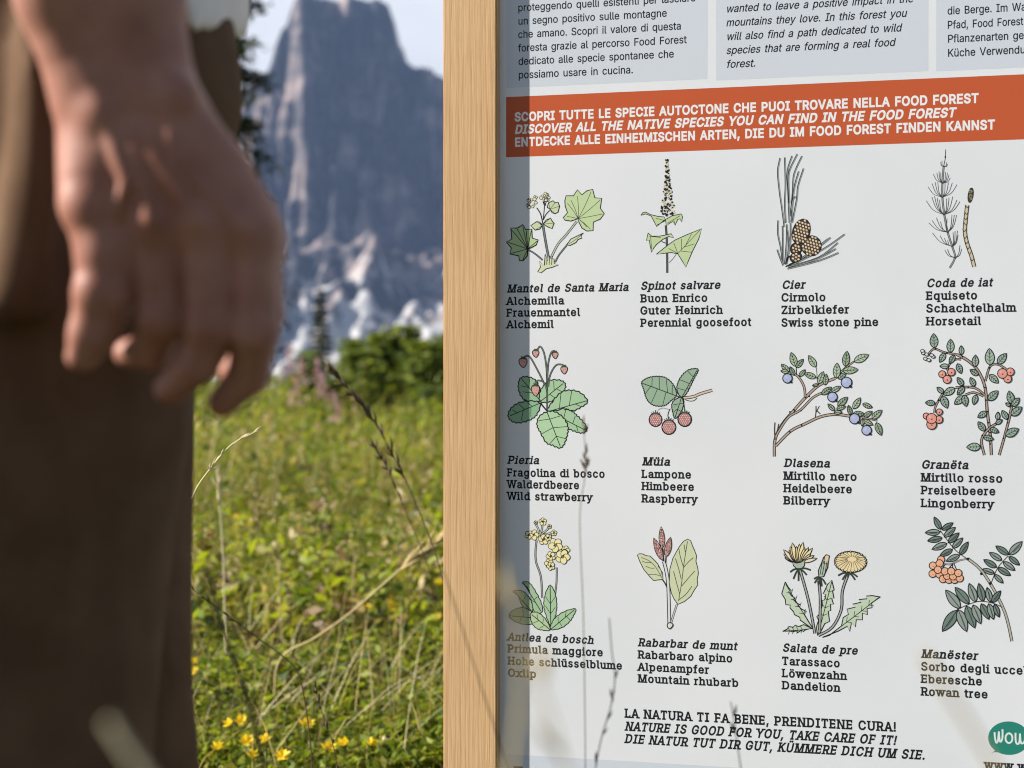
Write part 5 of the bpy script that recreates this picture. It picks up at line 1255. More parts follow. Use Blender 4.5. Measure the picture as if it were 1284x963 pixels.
# body frame: the person faces left, turned a little towards the reader
PC = np.array([-0.285, 0.80])               # hip centre on the ground plan
PR = R(9)
fw = np.array([-math.cos(PR), -math.sin(PR)])    # forward
sd_ = np.array([-math.sin(PR), math.cos(PR)])    # towards the far (right) side
def body_xy(a, b):
    return PC + fw * a + sd_ * b
def to_body(X, Y):
    return (X - PC[0]) * fw[0] + (Y - PC[1]) * fw[1], (X - PC[0]) * sd_[0] + (Y - PC[1]) * sd_[1]

def body_field(X, Y, Z):
    A, B = to_body(X, Y)
    q = lambda pts: capsule(A, B, Z, [(p[0], p[2], p[1], p[3]) for p in pts])     # (forward, side, height, r)
    f = q([(0.0, 0.09, 1.05, 0.11), (-0.01, 0.09, 1.30, 0.125), (-0.01, 0.09, 1.42, 0.10)])
    f = smin(f, q([(-0.01, -0.07, 1.40, 0.07), (-0.01, 0.25, 1.40, 0.07)]), 0.05)
    f = smin(f, q([(-0.01, 0.09, 1.44, 0.062), (0.015, 0.09, 1.56, 0.055)]), 0.04)                       # neck
    f = smin(f, q([(0.02, 0.09, 1.68, 0.088), (0.012, 0.09, 1.70, 0.09)]), 0.03)                           # skull
    f = smin(f, q([(0.05, 0.09, 1.60, 0.052), (0.075, 0.09, 1.565, 0.03)]), 0.05)                          # jaw
    f = smin(f, q([(0.105, 0.09, 1.665, 0.008), (0.124, 0.09, 1.632, 0.012)]), 0.012)                      # nose
    f = smin(f, q([(0.100, 0.075, 1.598, 0.007), (0.100, 0.105, 1.598, 0.007)]), 0.006)                    # lips
    for s in (-1, 1):
        f = smin(f, q([(0.005, 0.09 + s * 0.09, 1.64, 0.012), (0.0, 0.09 + s * 0.096, 1.675, 0.016)]), 0.006)    # ears
        e = np.sqrt((A - 0.108) ** 2 + (B - 0.09 - s * 0.033) ** 2 + (Z - 1.668) ** 2) - 0.014
        f = np.maximum(f, -e + 0.001)
        f = np.minimum(f, np.sqrt((A - 0.096) ** 2 + (B - 0.09 - s * 0.033) ** 2 + (Z - 1.668) ** 2) - 0.0125)
    # near upper arm down to the elbow, far arm with a simple closed hand
    f = smin(f, q([(-0.01, -0.10, 1.40, 0.062), (-0.02, -0.135, 1.24, 0.052), (-0.03, -0.150, 1.12, 0.046), (0.005, -0.155, 1.05, 0.042)]), 0.02)
    f = smin(f, q([(-0.01, 0.28, 1.40, 0.062), (-0.03, 0.32, 1.12, 0.045), (0.01, 0.325, 0.90, 0.030), (0.03, 0.325, 0.82, 0.036), (0.03, 0.32, 0.76, 0.024)]), 0.02)
    for k, dx in enumerate((-0.03, -0.01, 0.012, 0.032)):
        f = smin(f, q([(0.03 + dx, 0.322, 0.80, 0.012), (0.035 + dx * 1.1, 0.315, 0.745, 0.0105), (0.04 + dx, 0.30, 0.705 + 0.006 * k, 0.009)]), 0.006)
    f = smin(f, q([(0.06, 0.315, 0.83, 0.014), (0.085, 0.305, 0.775, 0.011)]), 0.01)
    return f
V2, F2 = surface_nets(body_field, (-0.68, 0.55, 0.68), (0.12, 1.28, 1.81), 0.011)
V2 = relax(V2, F2, 2, 0.5)

skin = mat('skin', (0.50, 0.28, 0.205), 0.52, 0.32)
t = skin.node_tree; b = t.nodes['Principled BSDF']
b.inputs['Subsurface Weight'].default_value = 0.06
b.inputs['Subsurface Radius'].default_value = (0.010, 0.004, 0.002)
b.inputs['Subsurface Scale'].default_value = 0.4
tc = t.nodes.new('ShaderNodeTexCoord')
n1 = t.nodes.new('ShaderNodeTexNoise'); n1.inputs['Scale'].default_value = 38; n1.inputs['Detail'].default_value = 4
r1 = t.nodes.new('ShaderNodeValToRGB')
r1.color_ramp.elements[0].position = 0.35; r1.color_ramp.elements[0].color = (0.29, 0.115, 0.074, 1)
r1.color_ramp.elements[1].position = 0.65; r1.color_ramp.elements[1].color = (0.39, 0.180, 0.125, 1)
n2 = t.nodes.new('ShaderNodeTexNoise'); n2.inputs['Scale'].default_value = 420; n2.inputs['Detail'].default_value = 4
bp = t.nodes.new('ShaderNodeBump'); bp.inputs['Strength'].default_value = 0.3; bp.inputs['Distance'].default_value = 0.0008
t.links.new(tc.outputs['Object'], n1.inputs['Vector']); t.links.new(tc.outputs['Object'], n2.inputs['Vector'])
t.links.new(n1.outputs['Fac'], r1.inputs['Fac']); t.links.new(r1.outputs[0], b.inputs['Base Color'])
t.links.new(n2.outputs['Fac'], bp.inputs['Height']); t.links.new(bp.outputs[0], b.inputs['Normal'])

hip = body_xy(0, 0.09)
person = empty('person', (hip[0], hip[1], 0), 'person in brown trousers and a white shirt, left hand hanging loosely, facing left', 'person')
WW = np.concatenate([W1, V2]); FF = np.concatenate([F1, F2 + len(W1)])
body = link('body', mesh_np('body', WW, FF), [skin], person, True)

# --- clothes
def ell_stack(A, B, Z, rows):
    """rows of (height, forward centre, side centre, half depth, half width)"""
    z = [r[0] for r in rows]
    i = lambda k: np.interp(Z, z, [r[k] for r in rows])
    rx, ry = i(3), i(4)
    return (np.sqrt(((A - i(1)) / rx) ** 2 + ((B - i(2)) / ry) ** 2) - 1) * np.minimum(rx, ry)

def folds(A, B, Z, s=0):
    return (0.0035 * np.sin(19 * A + 6 * Z + 2.2 * np.sin(7 * Z + s) + s) * np.sin(9 * Z + 3 * A + s)
            + 0.0022 * np.sin(55 * A - 26 * Z + 3 * np.sin(11 * Z) + s) * np.clip(np.sin(7 * Z + 1.3 + s), 0, 1))

def near_leg(A, B, Z):
    return ell_stack(A, B, Z, [(0.03, 0.070, -0.005, 0.115, 0.085), (0.30, 0.040, 0.0, 0.100, 0.082), (0.53, 0.028, 0.002, 0.105, 0.088), (0.73, -0.004, 0.0, 0.098, 0.092), (0.90, -0.010, 0.01, 0.120, 0.098), (1.04, 0.0, 0.03, 0.112, 0.10)])
def far_leg(A, B, Z):
    return ell_stack(A, B, Z, [(0.03, -0.030, 0.185, 0.105, 0.085), (0.30, -0.005, 0.185, 0.100, 0.082), (0.53, 0.018, 0.185, 0.108, 0.088), (0.73, 0.020, 0.185, 0.112, 0.094), (0.90, 0.0, 0.17, 0.104, 0.10), (1.04, 0.0, 0.15, 0.108, 0.10)])
def trousers_field(X, Y, Z):
    A, B = to_body(X, Y)
    n = near_leg(A, B, Z); fr = far_leg(A, B, Z)
    k = np.clip((Z - 0.76) / 0.12, 0, 1) * 0.025 + 0.004
    f = smin(n, fr, k)
    f = f + folds(A, B, Z)
    # slanting front pocket: a raised welt and a gaping slit behind it
    pa = -0.046 + (Z - 0.88) * -0.12
    wl = np.sqrt(((A - pa - 0.012) / 1.0) ** 2 + (np.maximum(np.abs(Z - 0.885) - 0.095, 0)) ** 2 + ((B + 0.098) / 1.0) ** 2) - 0.013
    f = smin(f, wl, 0.012)
    sl = np.sqrt(((A - pa + 0.010) / 0.0115) ** 2 + (np.clip(np.abs(Z - 0.887) - 0.008, 0, 1) / 0.034) ** 2 + ((B + 0.105) / 0.05) ** 2) - 1
    f = np.maximum(f, -sl * 0.0115)
    # folds running down the outer side
    for a0, k0, ph in ((-0.030, 0.0050, 0.4), (-0.062, 0.0055, 1.9), (-0.088, 0.0040, 3.0)):
        f = f - k0 * np.exp(-((A - a0 - 0.014 * np.sin(6 * Z + ph)) / 0.009) ** 2) * (B < 0) * np.clip(np.sin(9 * Z + 2 * ph) + 0.6, 0, 1)
    f = f - 0.007 * np.exp(-((A - 0.012 - 0.02 * np.sin(5 * Z)) / 0.012) ** 2) * (B < 0) * np.clip((0.80 - Z) / 0.05, 0, 1)
    f = np.maximum(f, Z - 1.03); f = np.maximum(f, 0.05 - Z)
    return f
V3, F3 = surface_nets(trousers_field, (-0.52, 0.62, 0.03), (-0.08, 1.16, 1.05), 0.0055)
V3 = relax(V3, F3, 2, 0.5)
cloth = noisy('brown_twill', (0.100, 0.056, 0.031), (0.135, 0.080, 0.047), 26, 0.92, bump=0.5, bscale=900, spec=0.12, dist=0.0006)
tr = link('trousers', mesh_np('trousers', V3, F3), [cloth], person, True)

def shirt_field(X, Y, Z):
    A, B = to_body(X, Y)
    rx = np.interp(Z, [0.90, 1.05, 1.25, 1.38, 1.47], [0.120, 0.124, 0.138, 0.12, 0.075]); ry = np.interp(Z, [0.90, 1.05, 1.25, 1.38, 1.47], [0.212, 0.206, 0.205, 0.205, 0.10])
    f = ((np.abs((A + 0.008) / rx) ** 3 + np.abs((B - 0.09) / ry) ** 3) ** (1 / 3) - 1) * np.minimum(rx, ry)      # squarish trunk
    f = f + 0.6 * folds(A, B, Z, 1.7) + 0.004 * np.sin(26 * B + 9 * Z) * np.clip((1.15 - Z) / 0.3, 0, 1)
    hem = 0.920 + 0.50 * np.clip(A + 0.118, 0, 0.3) + 0.25 * np.clip(B + 0.10, 0, 0.3)
    f = np.maximum(f, hem - Z)
    q = lambda pts: capsule(A, B, Z, [(p[0], p[2], p[1], p[3]) for p in pts])
    sl = q([(-0.01, -0.08, 1.40, 0.085), (-0.02, -0.135, 1.24, 0.074), (-0.025, -0.15, 1.13, 0.068)])
    sl = np.maximum(sl, 1.115 - Z)
    sr = q([(-0.01, 0.26, 1.40, 0.085), (-0.03, 0.315, 1.20, 0.072), (-0.03, 0.32, 1.13, 0.066)])
    sr = np.maximum(sr, 1.115 - Z)
    return smin(smin(f, sl, 0.02), sr, 0.02)
V4, F4 = surface_nets(shirt_field, (-0.52, 0.52, 0.92), (-0.08, 1.30, 1.52), 0.0075)
V4 = relax(V4, F4, 2, 0.5)
linen = noisy('white_cotton', (0.76, 0.72, 0.69), (0.82, 0.78, 0.75), 30, 0.9, bump=0.3, bscale=700, spec=0.15, dist=0.0006)
link('shirt', mesh_np('shirt', V4, F4), [linen], person, True)

def hair_field(X, Y, Z):
    A, B = to_body(X, Y)
    f = np.sqrt(((A - 0.0) / 1.02) ** 2 + ((B - 0.09) / 0.97) ** 2 + ((Z - 1.70) / 1.0) ** 2) - 0.104
    f = f + 0.004 * np.sin(90 * A + 40 * Z) * np.sin(70 * B)
    cut = 0.75 * (A - 0.055) - (Z - 1.70)                      # hairline from forehead to nape
    return np.maximum(f, cut)
V5, F5 = surface_nets(hair_field, (-0.46, 0.74, 1.55), (-0.10, 1.05, 1.83), 0.007)
link('hair', mesh_np('hair', relax(V5, F5, 1), F5), [noisy('brown_hair', (0.03, 0.018, 0.010), (0.06, 0.035, 0.02), 90, 0.6, stretch=(1, 1, 0.2))], person, True)

def shoe(cx, cb):
    def fld(X, Y, Z):
        A, B = to_body(X, Y)
        A = A - cx; B = B - cb
        f = capsule(A, B, Z, [(-0.075, 0.045, 0, 0.042), (0.06, 0.040, 0.004, 0.046), (0.155, 0.030, 0, 0.034)])
        f = smin(f, capsule(A, B, Z, [(-0.04, 0.05, 0, 0.048), (-0.03, 0.12, 0, 0.045)]), 0.03)
        s = np.maximum(np.abs(A - 0.04) - 0.15, np.maximum(np.abs(B) - 0.044, np.abs(Z - 0.012) - 0.012))
        f = smin(f, s, 0.012)
        return np.maximum(f, 0.001 - Z)
    p = body_xy(cx, cb)
    V, F = surface_nets(fld, (p[0] - 0.26, p[1] - 0.12, -0.02), (p[0] + 0.20, p[1] + 0.14, 0.18), 0.007)
    link('shoe', mesh_np('shoe', relax(V, F, 1), F), [noisy('brown_leather', (0.07, 0.04, 0.025), (0.10, 0.06, 0.04), 40, 0.55, bump=0.3)], person, True)
shoe(0.075, -0.005)
shoe(-0.055, 0.185)
# ------------------------------------------------------------------ the meadow
GREENS = [leafmat('leaf_bright', (0.235, 0.275, 0.018)), leafmat('leaf_mid', (0.140, 0.195, 0.016)), leafmat('leaf_deep', (0.050, 0.092, 0.014)), leafmat('leaf_olive', (0.255, 0.240, 0.045)),
          leafmat('straw', (0.42, 0.33, 0.15), 0.3), leafmat('dry_brown', (0.17, 0.105, 0.045), 0.2), leafmat('straw_pale', (0.60, 0.52, 0.32), 0.3)]

def spread(n, y0=2.25, y1=17.0, wide=0.2, p=1.0):
    """more plants near by, fewer far off; mostly in the gap between the person and the sign"""
    u = NR.random(n)
    y = 1 / (1 / y0 ** p + u * (1 / y1 ** p - 1 / y0 ** p)) ** (1 / p)
    tn = np.where(NR.random(n) < wide, NR.uniform(-0.75, 0.65, n), NR.uniform(-0.30, 0.03, n))
    return tn * y, y

def blades(n, h0, h1, w0, mats, seg=3, lean=0.6, **k):
    x, y = spread(n, **k)
    z = ground_z(x, y)
    cl = fbm(x * 1.6 + 9, y * 1.6, 3, 77)
    h = NR.uniform(h0, h1, n) * (0.55 + 0.9 * cl)
    a = NR.uniform(0, 2 * np.pi, n); le = NR.uniform(0.1, lean, n)
    dx, dy = np.cos(a), np.sin(a)
    b = a + NR.uniform(1.0, 2.1, n)
    wx, wy = np.cos(b) * w0 * NR.uniform(0.6, 1.3, n), np.sin(b) * w0 * NR.uniform(0.6, 1.3, n)
    V = np.zeros((n, seg + 1, 2, 3))
    for s in range(seg + 1):
        t = s / seg
        px = x + dx * le * h * t ** 1.8; py = y + dy * le * h * t ** 1.8; pz = z + h * t * (1 - 0.25 * le * t)
        ww = (1 - t) ** 0.7 * 0.5 + 0.03
        V[:, s, 0] = np.stack([px - wx * ww, py - wy * ww, pz], -1)
        V[:, s, 1] = np.stack([px + wx * ww, py + wy * ww, pz], -1)
    base = (np.arange(n) * (seg + 1) * 2)[:, None, None]
    q = np.array([[2 * s, 2 * s + 1, 2 * s + 3, 2 * s + 2] for s in range(seg)])[None]
    F = (base + q).reshape(-1, 4)
    m = np.repeat(NR.choice(len(mats), n, p=mats if False else None), seg)
    return V.reshape(-1, 3), F, m

def leaves(n, s0, s1, z0, z1, **k):
    x, y = spread(n, **k)
    cl = fbm(x * 2.2, y * 2.2, 3, 5)
    z = ground_z(x, y) + (z0 + (z1 - z0) * NR.random(n)) * (0.5 + cl)
    return leaf_quads(np.stack([x, y, z], -1), NR.uniform(s0, s1, n))

def leaf_quads(P, s, flat=0.55):
    n = len(P)
    nx = NR.normal(0, flat, (n, 3)); nx[:, 2] = np.abs(nx[:, 2]) + 0.45
    nx /= np.linalg.norm(nx, axis=1)[:, None]
    r = NR.normal(0, 1, (n, 3)); u = np.cross(nx, r); u /= np.linalg.norm(u, axis=1)[:, None]
    v = np.cross(nx, u)
    s = np.asarray(s)[:, None]
    V = np.stack([P - u * s, P - v * s * 0.42 + nx * s * 0.12, P + u * s, P + v * s * 0.42 + nx * s * 0.12], 1)
    F = np.arange(n * 4).reshape(n, 4)
    return V.reshape(-1, 3), F

def stuff(name, label, V, F, mi, mats):
    o = link(name, mesh_np(name, V, F, mi), mats, None, True)
    tag(o, label, None, None, 'stuff')
    return o

V, F = leaves(170000, 0.007, 0.019, 0.01, 0.17)
stuff('ground_cover', 'small green clover and herb leaves covering the meadow', V, F, NR.choice(4, len(F), p=[0.38, 0.30, 0.12, 0.20]), GREENS[:4])
V, F, m = blades(26000, 0.06, 0.20, 0.0050, [0, 1, 2, 3], 3, 0.9)
stuff('meadow_grass', 'green meadow grass', V, F, m, GREENS[:4])
V, F, m = blades(2800, 0.14, 0.36, 0.0036, [0, 1, 2], 4, 1.1)
stuff('dry_grass', 'dry straw coloured grass between the green', V, F, m, GREENS[4:7])
V, F, m = blades(6500, 0.18, 0.50, 0.008, [0, 1, 2, 3], 4, 0.9, y0=5.5, y1=19.0, p=0.6)
stuff('tall_grass', 'tall grass on the meadow crest', V, F, m, [GREENS[0], GREENS[1], GREENS[3], GREENS[4]])
V, F = leaves(26000, 0.015, 0.040, 0.05, 0.30, y0=6.5, y1=19.0, p=0.6)
stuff('tall_herbs', 'taller leafy herbs on the meadow crest', V, F, NR.choice(4, len(F)), GREENS[:4])

# weedy clumps: upright leafy stems, some turning brown, in loose patches
nw = 1200
x, y = spread(nw, 3.0, 13.0, 0.15, 0.7)
keep = fbm(x * 0.8 + 3, y * 0.8, 3, 91) > 0.47
x, y = x[keep], y[keep]; nw = len(x)
hh = NR.uniform(0.14, 0.42, nw) * (0.45 + 0.11 * y)
npt = 26
tt = NR.random((nw, npt))
lx, ly = NR.normal(0, 0.12, nw), NR.normal(0, 0.12, nw)
P = np.stack([x[:, None] + lx[:, None] * hh[:, None] * tt ** 2 + NR.normal(0, 0.018, (nw, npt)), y[:, None] + ly[:, None] * hh[:, None] * tt ** 2 + NR.normal(0, 0.018, (nw, npt)), ground_z(x, y)[:, None] + hh[:, None] * tt], -1)
V, F = leaf_quads(P.reshape(-1, 3), NR.uniform(0.010, 0.030, nw * npt), 1.3)
kind = NR.choice(6, nw, p=[0.26, 0.20, 0.10, 0.18, 0.14, 0.12])
stuff('weeds', 'leafy weeds and browning herb stems in loose patches', V, F, np.repeat(kind, npt), GREENS[:6])

# seed heads of the dry grass: small straw tufts
x, y = spread(900, 3.2, 14.0)
z = ground_z(x, y) + NR.uniform(0.16, 0.42, 900)
P = np.stack([x, y, z], -1)[:, None] + NR.normal(0, 1, (900, 14, 3)) * np.array([0.010, 0.010, 0.026])
V, F = leaf_quads(P.reshape(-1, 3), NR.uniform(0.003, 0.008, 900 * 14), 1.2)
stuff('seed_heads', 'straw coloured grass seed heads', V, F, NR.choice(3, len(F), p=[0.45, 0.40, 0.15]), GREENS[4:7])

# --- yellow flowers
YEL = leafmat('yellow_petal', (0.74, 0.56, 0.035), 0.3)
def flower_mesh():
    a = MB()
    for k in range(5):
        t = 2 * math.pi * k / 5
        d = Vector((math.cos(t), math.sin(t), 0)); e = Vector((-d.y, d.x, 0))
        a.poly([(0, 0, 0), d * 0.006 + e * 0.005 + Vector((0, 0, 0.003)), d * 0.013 + Vector((0, 0, 0.006)), d * 0.006 - e * 0.005 + Vector((0, 0, 0.003))])
        a.poly([(0, 0, 0.001), d * 0.004 + e * 0.004 + Vector((0, 0, 0.008)), d * 0.008 + Vector((0, 0, 0.013)), d * 0.004 - e * 0.004 + Vector((0, 0, 0.008))])
    return a
proto = None
YF = [(230, 215), (262, 240), (395, 375), (575, 475), (622, 486), (700, 462), (702, 492), (485, 497), (830, 520), (838, 412), (95, 655), (106, 680), (213, 836), (243, 834), (434, 842), (260, 887), (175, 915), (276, 932), (370, 936), (552, 902), (500, 910), (632, 906), (320, 888), (250, 225), (690, 478), (610, 470)]
for i, (zx, zy) in enumerate(YF):
    px, py = 200 + zx / 2.39, 560 + zy / 2.39
    d = ray(px, py)
    Y = 1.9
    while Y < 14:
        p = CAM + d * Y
        if p.z < float(ground_z(p.x, p.y)) + 0.19: break
        Y += 0.02
    g0 = float(ground_z(p.x, p.y))
    if proto is None:
        proto = empty('yellow_flower', (p.x, p.y, g0), 'small yellow meadow flower standing in the green grass', 'flower', 'yellow flowers in the meadow')
        a = MB(); a.tube([(0, 0, 0), (0.004, 0.002, 0.08), (0.0, 0.0, 0.19)], [0.0013, 0.0011, 0.0009], 5)
        st = a.build('stem', [GREENS[1]]); st.parent = proto
        fh = flower_mesh().build('petals', [YEL]); fh.parent = proto; fh.location = (0, 0, 0.19)
        sc_ = 1.4
        proto.scale = (sc_, sc_, 1)
        fh.rotation_euler = (0.5, -0.3, 0)
    else:
        r_ = proto.copy(); C.objects.link(r_); r_.location = (p.x, p.y, g0)
        r_.rotation_euler = (0, 0, RND.uniform(0, 6))
        k = RND.uniform(0.9, 1.5); r_.scale = (k, k, 1)
        for ch in (st, fh):
            c = ch.copy(); C.objects.link(c); c.parent = r_

# --- pink fireweed on the crest
PINK = leafmat('pink_petal', (0.50, 0.30, 0.42), 0.4)
for i, (px, py, Y) in enumerate(((362, 432, 9.0), (378, 450, 9.6), (398, 452, 10.4), (404, 470, 8.8), (418, 492, 9.2), (424, 508, 8.2), (372, 476, 8.0), (440, 478, 11.0))):
    p = at(px, py, Y); g0 = float(ground_z(p.x, p.y)); h = p.z - g0
    r_ = empty('fireweed', (p.x, p.y, g0), 'tall herb with a faded pink flower spike on the meadow crest', 'wild flower', 'pink flower spikes on the meadow crest')
    a = MB(); a.tube([(0, 0, 0), (0.01, 0, h * 0.5), (0, 0, h)], [0.004, 0.003, 0.0015], 5)
    stx = a.build('stem', [GREENS[5]]); stx.parent = r_
    P = np.stack([NR.normal(0, 0.03, 70), NR.normal(0, 0.03, 70), NR.uniform(0.1, 0.75, 70) * h], -1)
    V, F = leaf_quads(P, NR.uniform(0.02, 0.045, 70)); o = link('leaves', mesh_np('leaves', V, F, NR.choice(2, 70)), [GREENS[1], GREENS[3]]); o.parent = r_
    t_ = NR.uniform(0, 1, 90)
    P = np.stack([NR.normal(0, 1, 90) * 0.03 * (1.1 - t_), NR.normal(0, 1, 90) * 0.03 * (1.1 - t_), h * (0.72 + 0.30 * t_)], -1)
    V, F = leaf_quads(P, NR.uniform(0.008, 0.018, 90), 1.2); o = link('flower_spike', mesh_np('flower_spike', V, F), [PINK]); o.parent = r_

# --- single grass stems that stand out
STRAW = mat('straw_stem', (0.46, 0.355, 0.165), 0.6)
STRAWD = mat('dark_stem', (0.10, 0.070, 0.035), 0.7)
OLIVE = mat('olive_stem', (0.17, 0.145, 0.075), 0.7)
STRAWW = mat('white_stem', (0.68, 0.57, 0.36), 0.6)
def grass_stem(path, Y, r0, r1, m, label, head=None, hm=None, hl=0.012, hw=0.004, n=0, foot=None):
    """path: points read off the photo from top to bottom; all at about distance Y; runs on down to the ground"""
    Ys = Y if hasattr(Y, '__len__') else [Y] * len(path)
    P = [at(px, py, yy) for (px, py), yy in zip(path, Ys)]
    last = P[-1]; prev = P[-2]
    fx = last.x + (last.x - prev.x) * 0.6; fy = last.y + 0.01
    if foot: fx, fy = foot
    g0 = float(ground_z(fx, fy))
    if last.z - g0 > 0.02:
        n_ = max(1, int((last.z - g0) / max(0.02, (prev - last).length)))
        foot_p = Vector((fx, fy, g0 - 0.005))
        for k in range(1, n_ + 1): P.append(last.lerp(foot_p, k / n_))
    Q = [Vector(q) for q in catmull([tuple(p) for p in P], 6)]
    root = empty('grass_stem', (P[-1].x, P[-1].y, g0), label, 'grass stem')
    a = MB(); N = len(Q)
    a.tube(Q, [r1 + (r0 - r1) * i / (N - 1) for i in range(N)], 6)
    a.build('stem', [m], root, True)
    if n:
        L = int(len(Q) * (head or 0.4))
        a = MB()
        for i in range(n):
            t = RND.random() * L; k = int(t)
            b0 = Q[k].lerp(Q[k + 1], t - k)
            ax = (Q[k] - Q[k + 1]).normalized()
            side = Vector((RND.uniform(-1, 1), RND.uniform(-1, 1), RND.uniform(-1, 1)))
            d = (ax * RND.uniform(0.7, 1.4) + side * 0.45).normalized()
            l = hl * RND.uniform(0.6, 1.2)
            a.tube([b0, b0 + d * l * 0.5 + side * hw * 0.3, b0 + d * l], [hw * 0.35, hw * 0.5, hw * 0.06], 5)
        a.build('seed_head', [hm or m], root, True)
    return root

grass_stem([(414, 463), (440, 492), (470, 530), (500, 585), (525, 640), (552, 715), (580, 850), (592, 1000)], 2.25, 0.0016, 0.0006, STRAWD, 'dark arching grass stem with a slim brown seed head left of the wooden post', 0.42, STRAWD, 0.026, 0.0036, 46)
grass_stem([(470, 560), (487, 590), (508, 640), (540, 720), (575, 850), (588, 1000)], 2.35, 0.0013, 0.0006, STRAWD, 'shorter dark grass stem beside the arching one', 0.3, STRAWD, 0.02, 0.0035, 16)
grass_stem([(572, 655), (540, 684), (500, 716), (440, 768), (395, 800), (352, 826), (344, 880), (340, 980)], 2.6, 0.0026, 0.0012, STRAW, 'long straw coloured grass stem leaning right with a feathery top', 0.30, STRAW, 0.050, 0.0035, 60)
grass_stem([(318, 543), (290, 558), (262, 590), (240, 626), (205, 720), (170, 900)], 1.6, 0.0011, 0.0006, STRAWW, 'thin white grass stem arching out from behind the trouser leg', 0.35, STRAWW, 0.012, 0.0016, 12)
grass_stem([(266, 735), (272, 765), (288, 810), (312, 880), (330, 960)], 1.02, 0.0006, 0.0004, OLIVE, 'feathery olive brown grass head near the trouser leg', 0.35, OLIVE, 0.020, 0.0008, 60)
grass_stem([(243, 740), (290, 775), (330, 805), (356, 824), (376, 850), (390, 940)], 1.9, 0.0012, 0.0007, STRAWD, 'bent dark grass stem crossing behind the feathery head', 0.2, STRAWD, 0.012, 0.003, 8)
grass_stem([(422, 690), (430, 680), (441, 684), (445, 700), (443, 740), (446, 860)], 3.2, 0.0022, 0.0015, STRAW, 'pale dry stem with a curled hook at its top', 0, None, 0, 0, 0)
grass_stem([(395, 858), (400, 880), (408, 905), (418, 935), (424, 975)], 1.8, 0.0009, 0.0005, STRAWD, 'thin dark stem with tiny seeds low in front of the meadow', 0.6, STRAWD, 0.009, 0.003, 22)
grass_stem([(345, 690), (350, 720), (352, 770), (360, 860)], 3.0, 0.0022, 0.0014, STRAW, 'upright pale straw standing in the middle of the meadow', 0.3, STRAW, 0.03, 0.004, 14)
grass_stem([(272, 590), (276, 640), (280, 700), (285, 860)], 2.9, 0.0026, 0.0012, STRAWW, 'upright whitish straw close to the trouser leg', 0.25, STRAWW, 0.03, 0.004, 16)
grass_stem([(480, 925), (500, 938), (530, 962), (552, 985)], 2.35, 0.006, 0.004, STRAWW, 'flat bleached stalk lying at the foot of the post', 0, None, 0, 0, 0)
# in front of the sign
grass_stem([(731, 532), (734, 568), (733, 600), (727, 650), (731, 760), (733, 860), (734, 975)], 1.10, 0.0005, 0.0003, STRAWD, 'thin brown grass stem in front of the wild strawberry caption', 0.2, STRAWD, 0.009, 0.0018, 12)
grass_stem([(764, 775), (767, 815), (771, 850), (766, 885), (753, 930), (745, 980)], 1.05, 0.0006, 0.0004, STRAWD, 'thin brown grass stem in front of the oxlip caption', 0.4, STRAWD, 0.008, 0.0016, 14)
grass_stem([(916, 880), (920, 900), (924, 930), (930, 975)], 1.05, 0.0007, 0.0004, STRAWD, 'short brown grass tip rising in front of the slogan', 0.4, STRAWD, 0.008, 0.0022, 8)
grass_stem([(556, 715), (574, 770), (598, 845), (618, 905), (634, 955), (642, 985)], 0.95, 0.0008, 0.0004, STRAWD, 'blurred brown grass stem crossing in front of the wooden post', 0, None, 0, 0, 0)
grass_stem([(1158, 820), (1176, 850), (1212, 905), (1255, 985)], 0.36, 0.0011, 0.0007, STRAW, 'large blurred straw blade in front of the rowan caption', 0, None, 0, 0, 0)
grass_stem([(644, 745), (650, 800), (652, 860), (646, 930), (640, 985)], 0.40, 0.0014, 0.0007, STRAW, 'large blurred straw blade in front of the oxlip leaves', 0.25, STRAW, 0.018, 0.0026, 8)
grass_stem([(668, 820), (680, 870), (696, 920), (712, 985)], 0.37, 0.0012, 0.0005, STRAW, 'second blurred straw blade rising right of the one before the oxlip leaves', 0.15, STRAW, 0.012, 0.002, 4)
grass_stem([(136, 905), (152, 930), (172, 960), (190, 990)], 0.30, 0.0011, 0.0009, STRAWW, 'large blurred pale blade in front of the trouser leg at the bottom edge', 0, None, 0, 0, 0)

# ------------------------------------------------------------------ trees and shrubs beyond the crest
FOL = [leafmat('foliage_bright', (0.185, 0.220, 0.040)), leafmat('foliage_mid', (0.105, 0.145, 0.030)), leafmat('foliage_dark', (0.035, 0.062, 0.014))]
NEED = [leafmat('needles_mid', (0.040, 0.065, 0.018), 0.15), leafmat('needles_dark', (0.018, 0.032, 0.014), 0.1), leafmat('needles_light', (0.090, 0.120, 0.025), 0.25)]
BARK = noisy('bark', (0.045, 0.035, 0.028), (0.085, 0.068, 0.055), 12, 0.95, bump=0.6, stretch=(1, 1, 0.3))

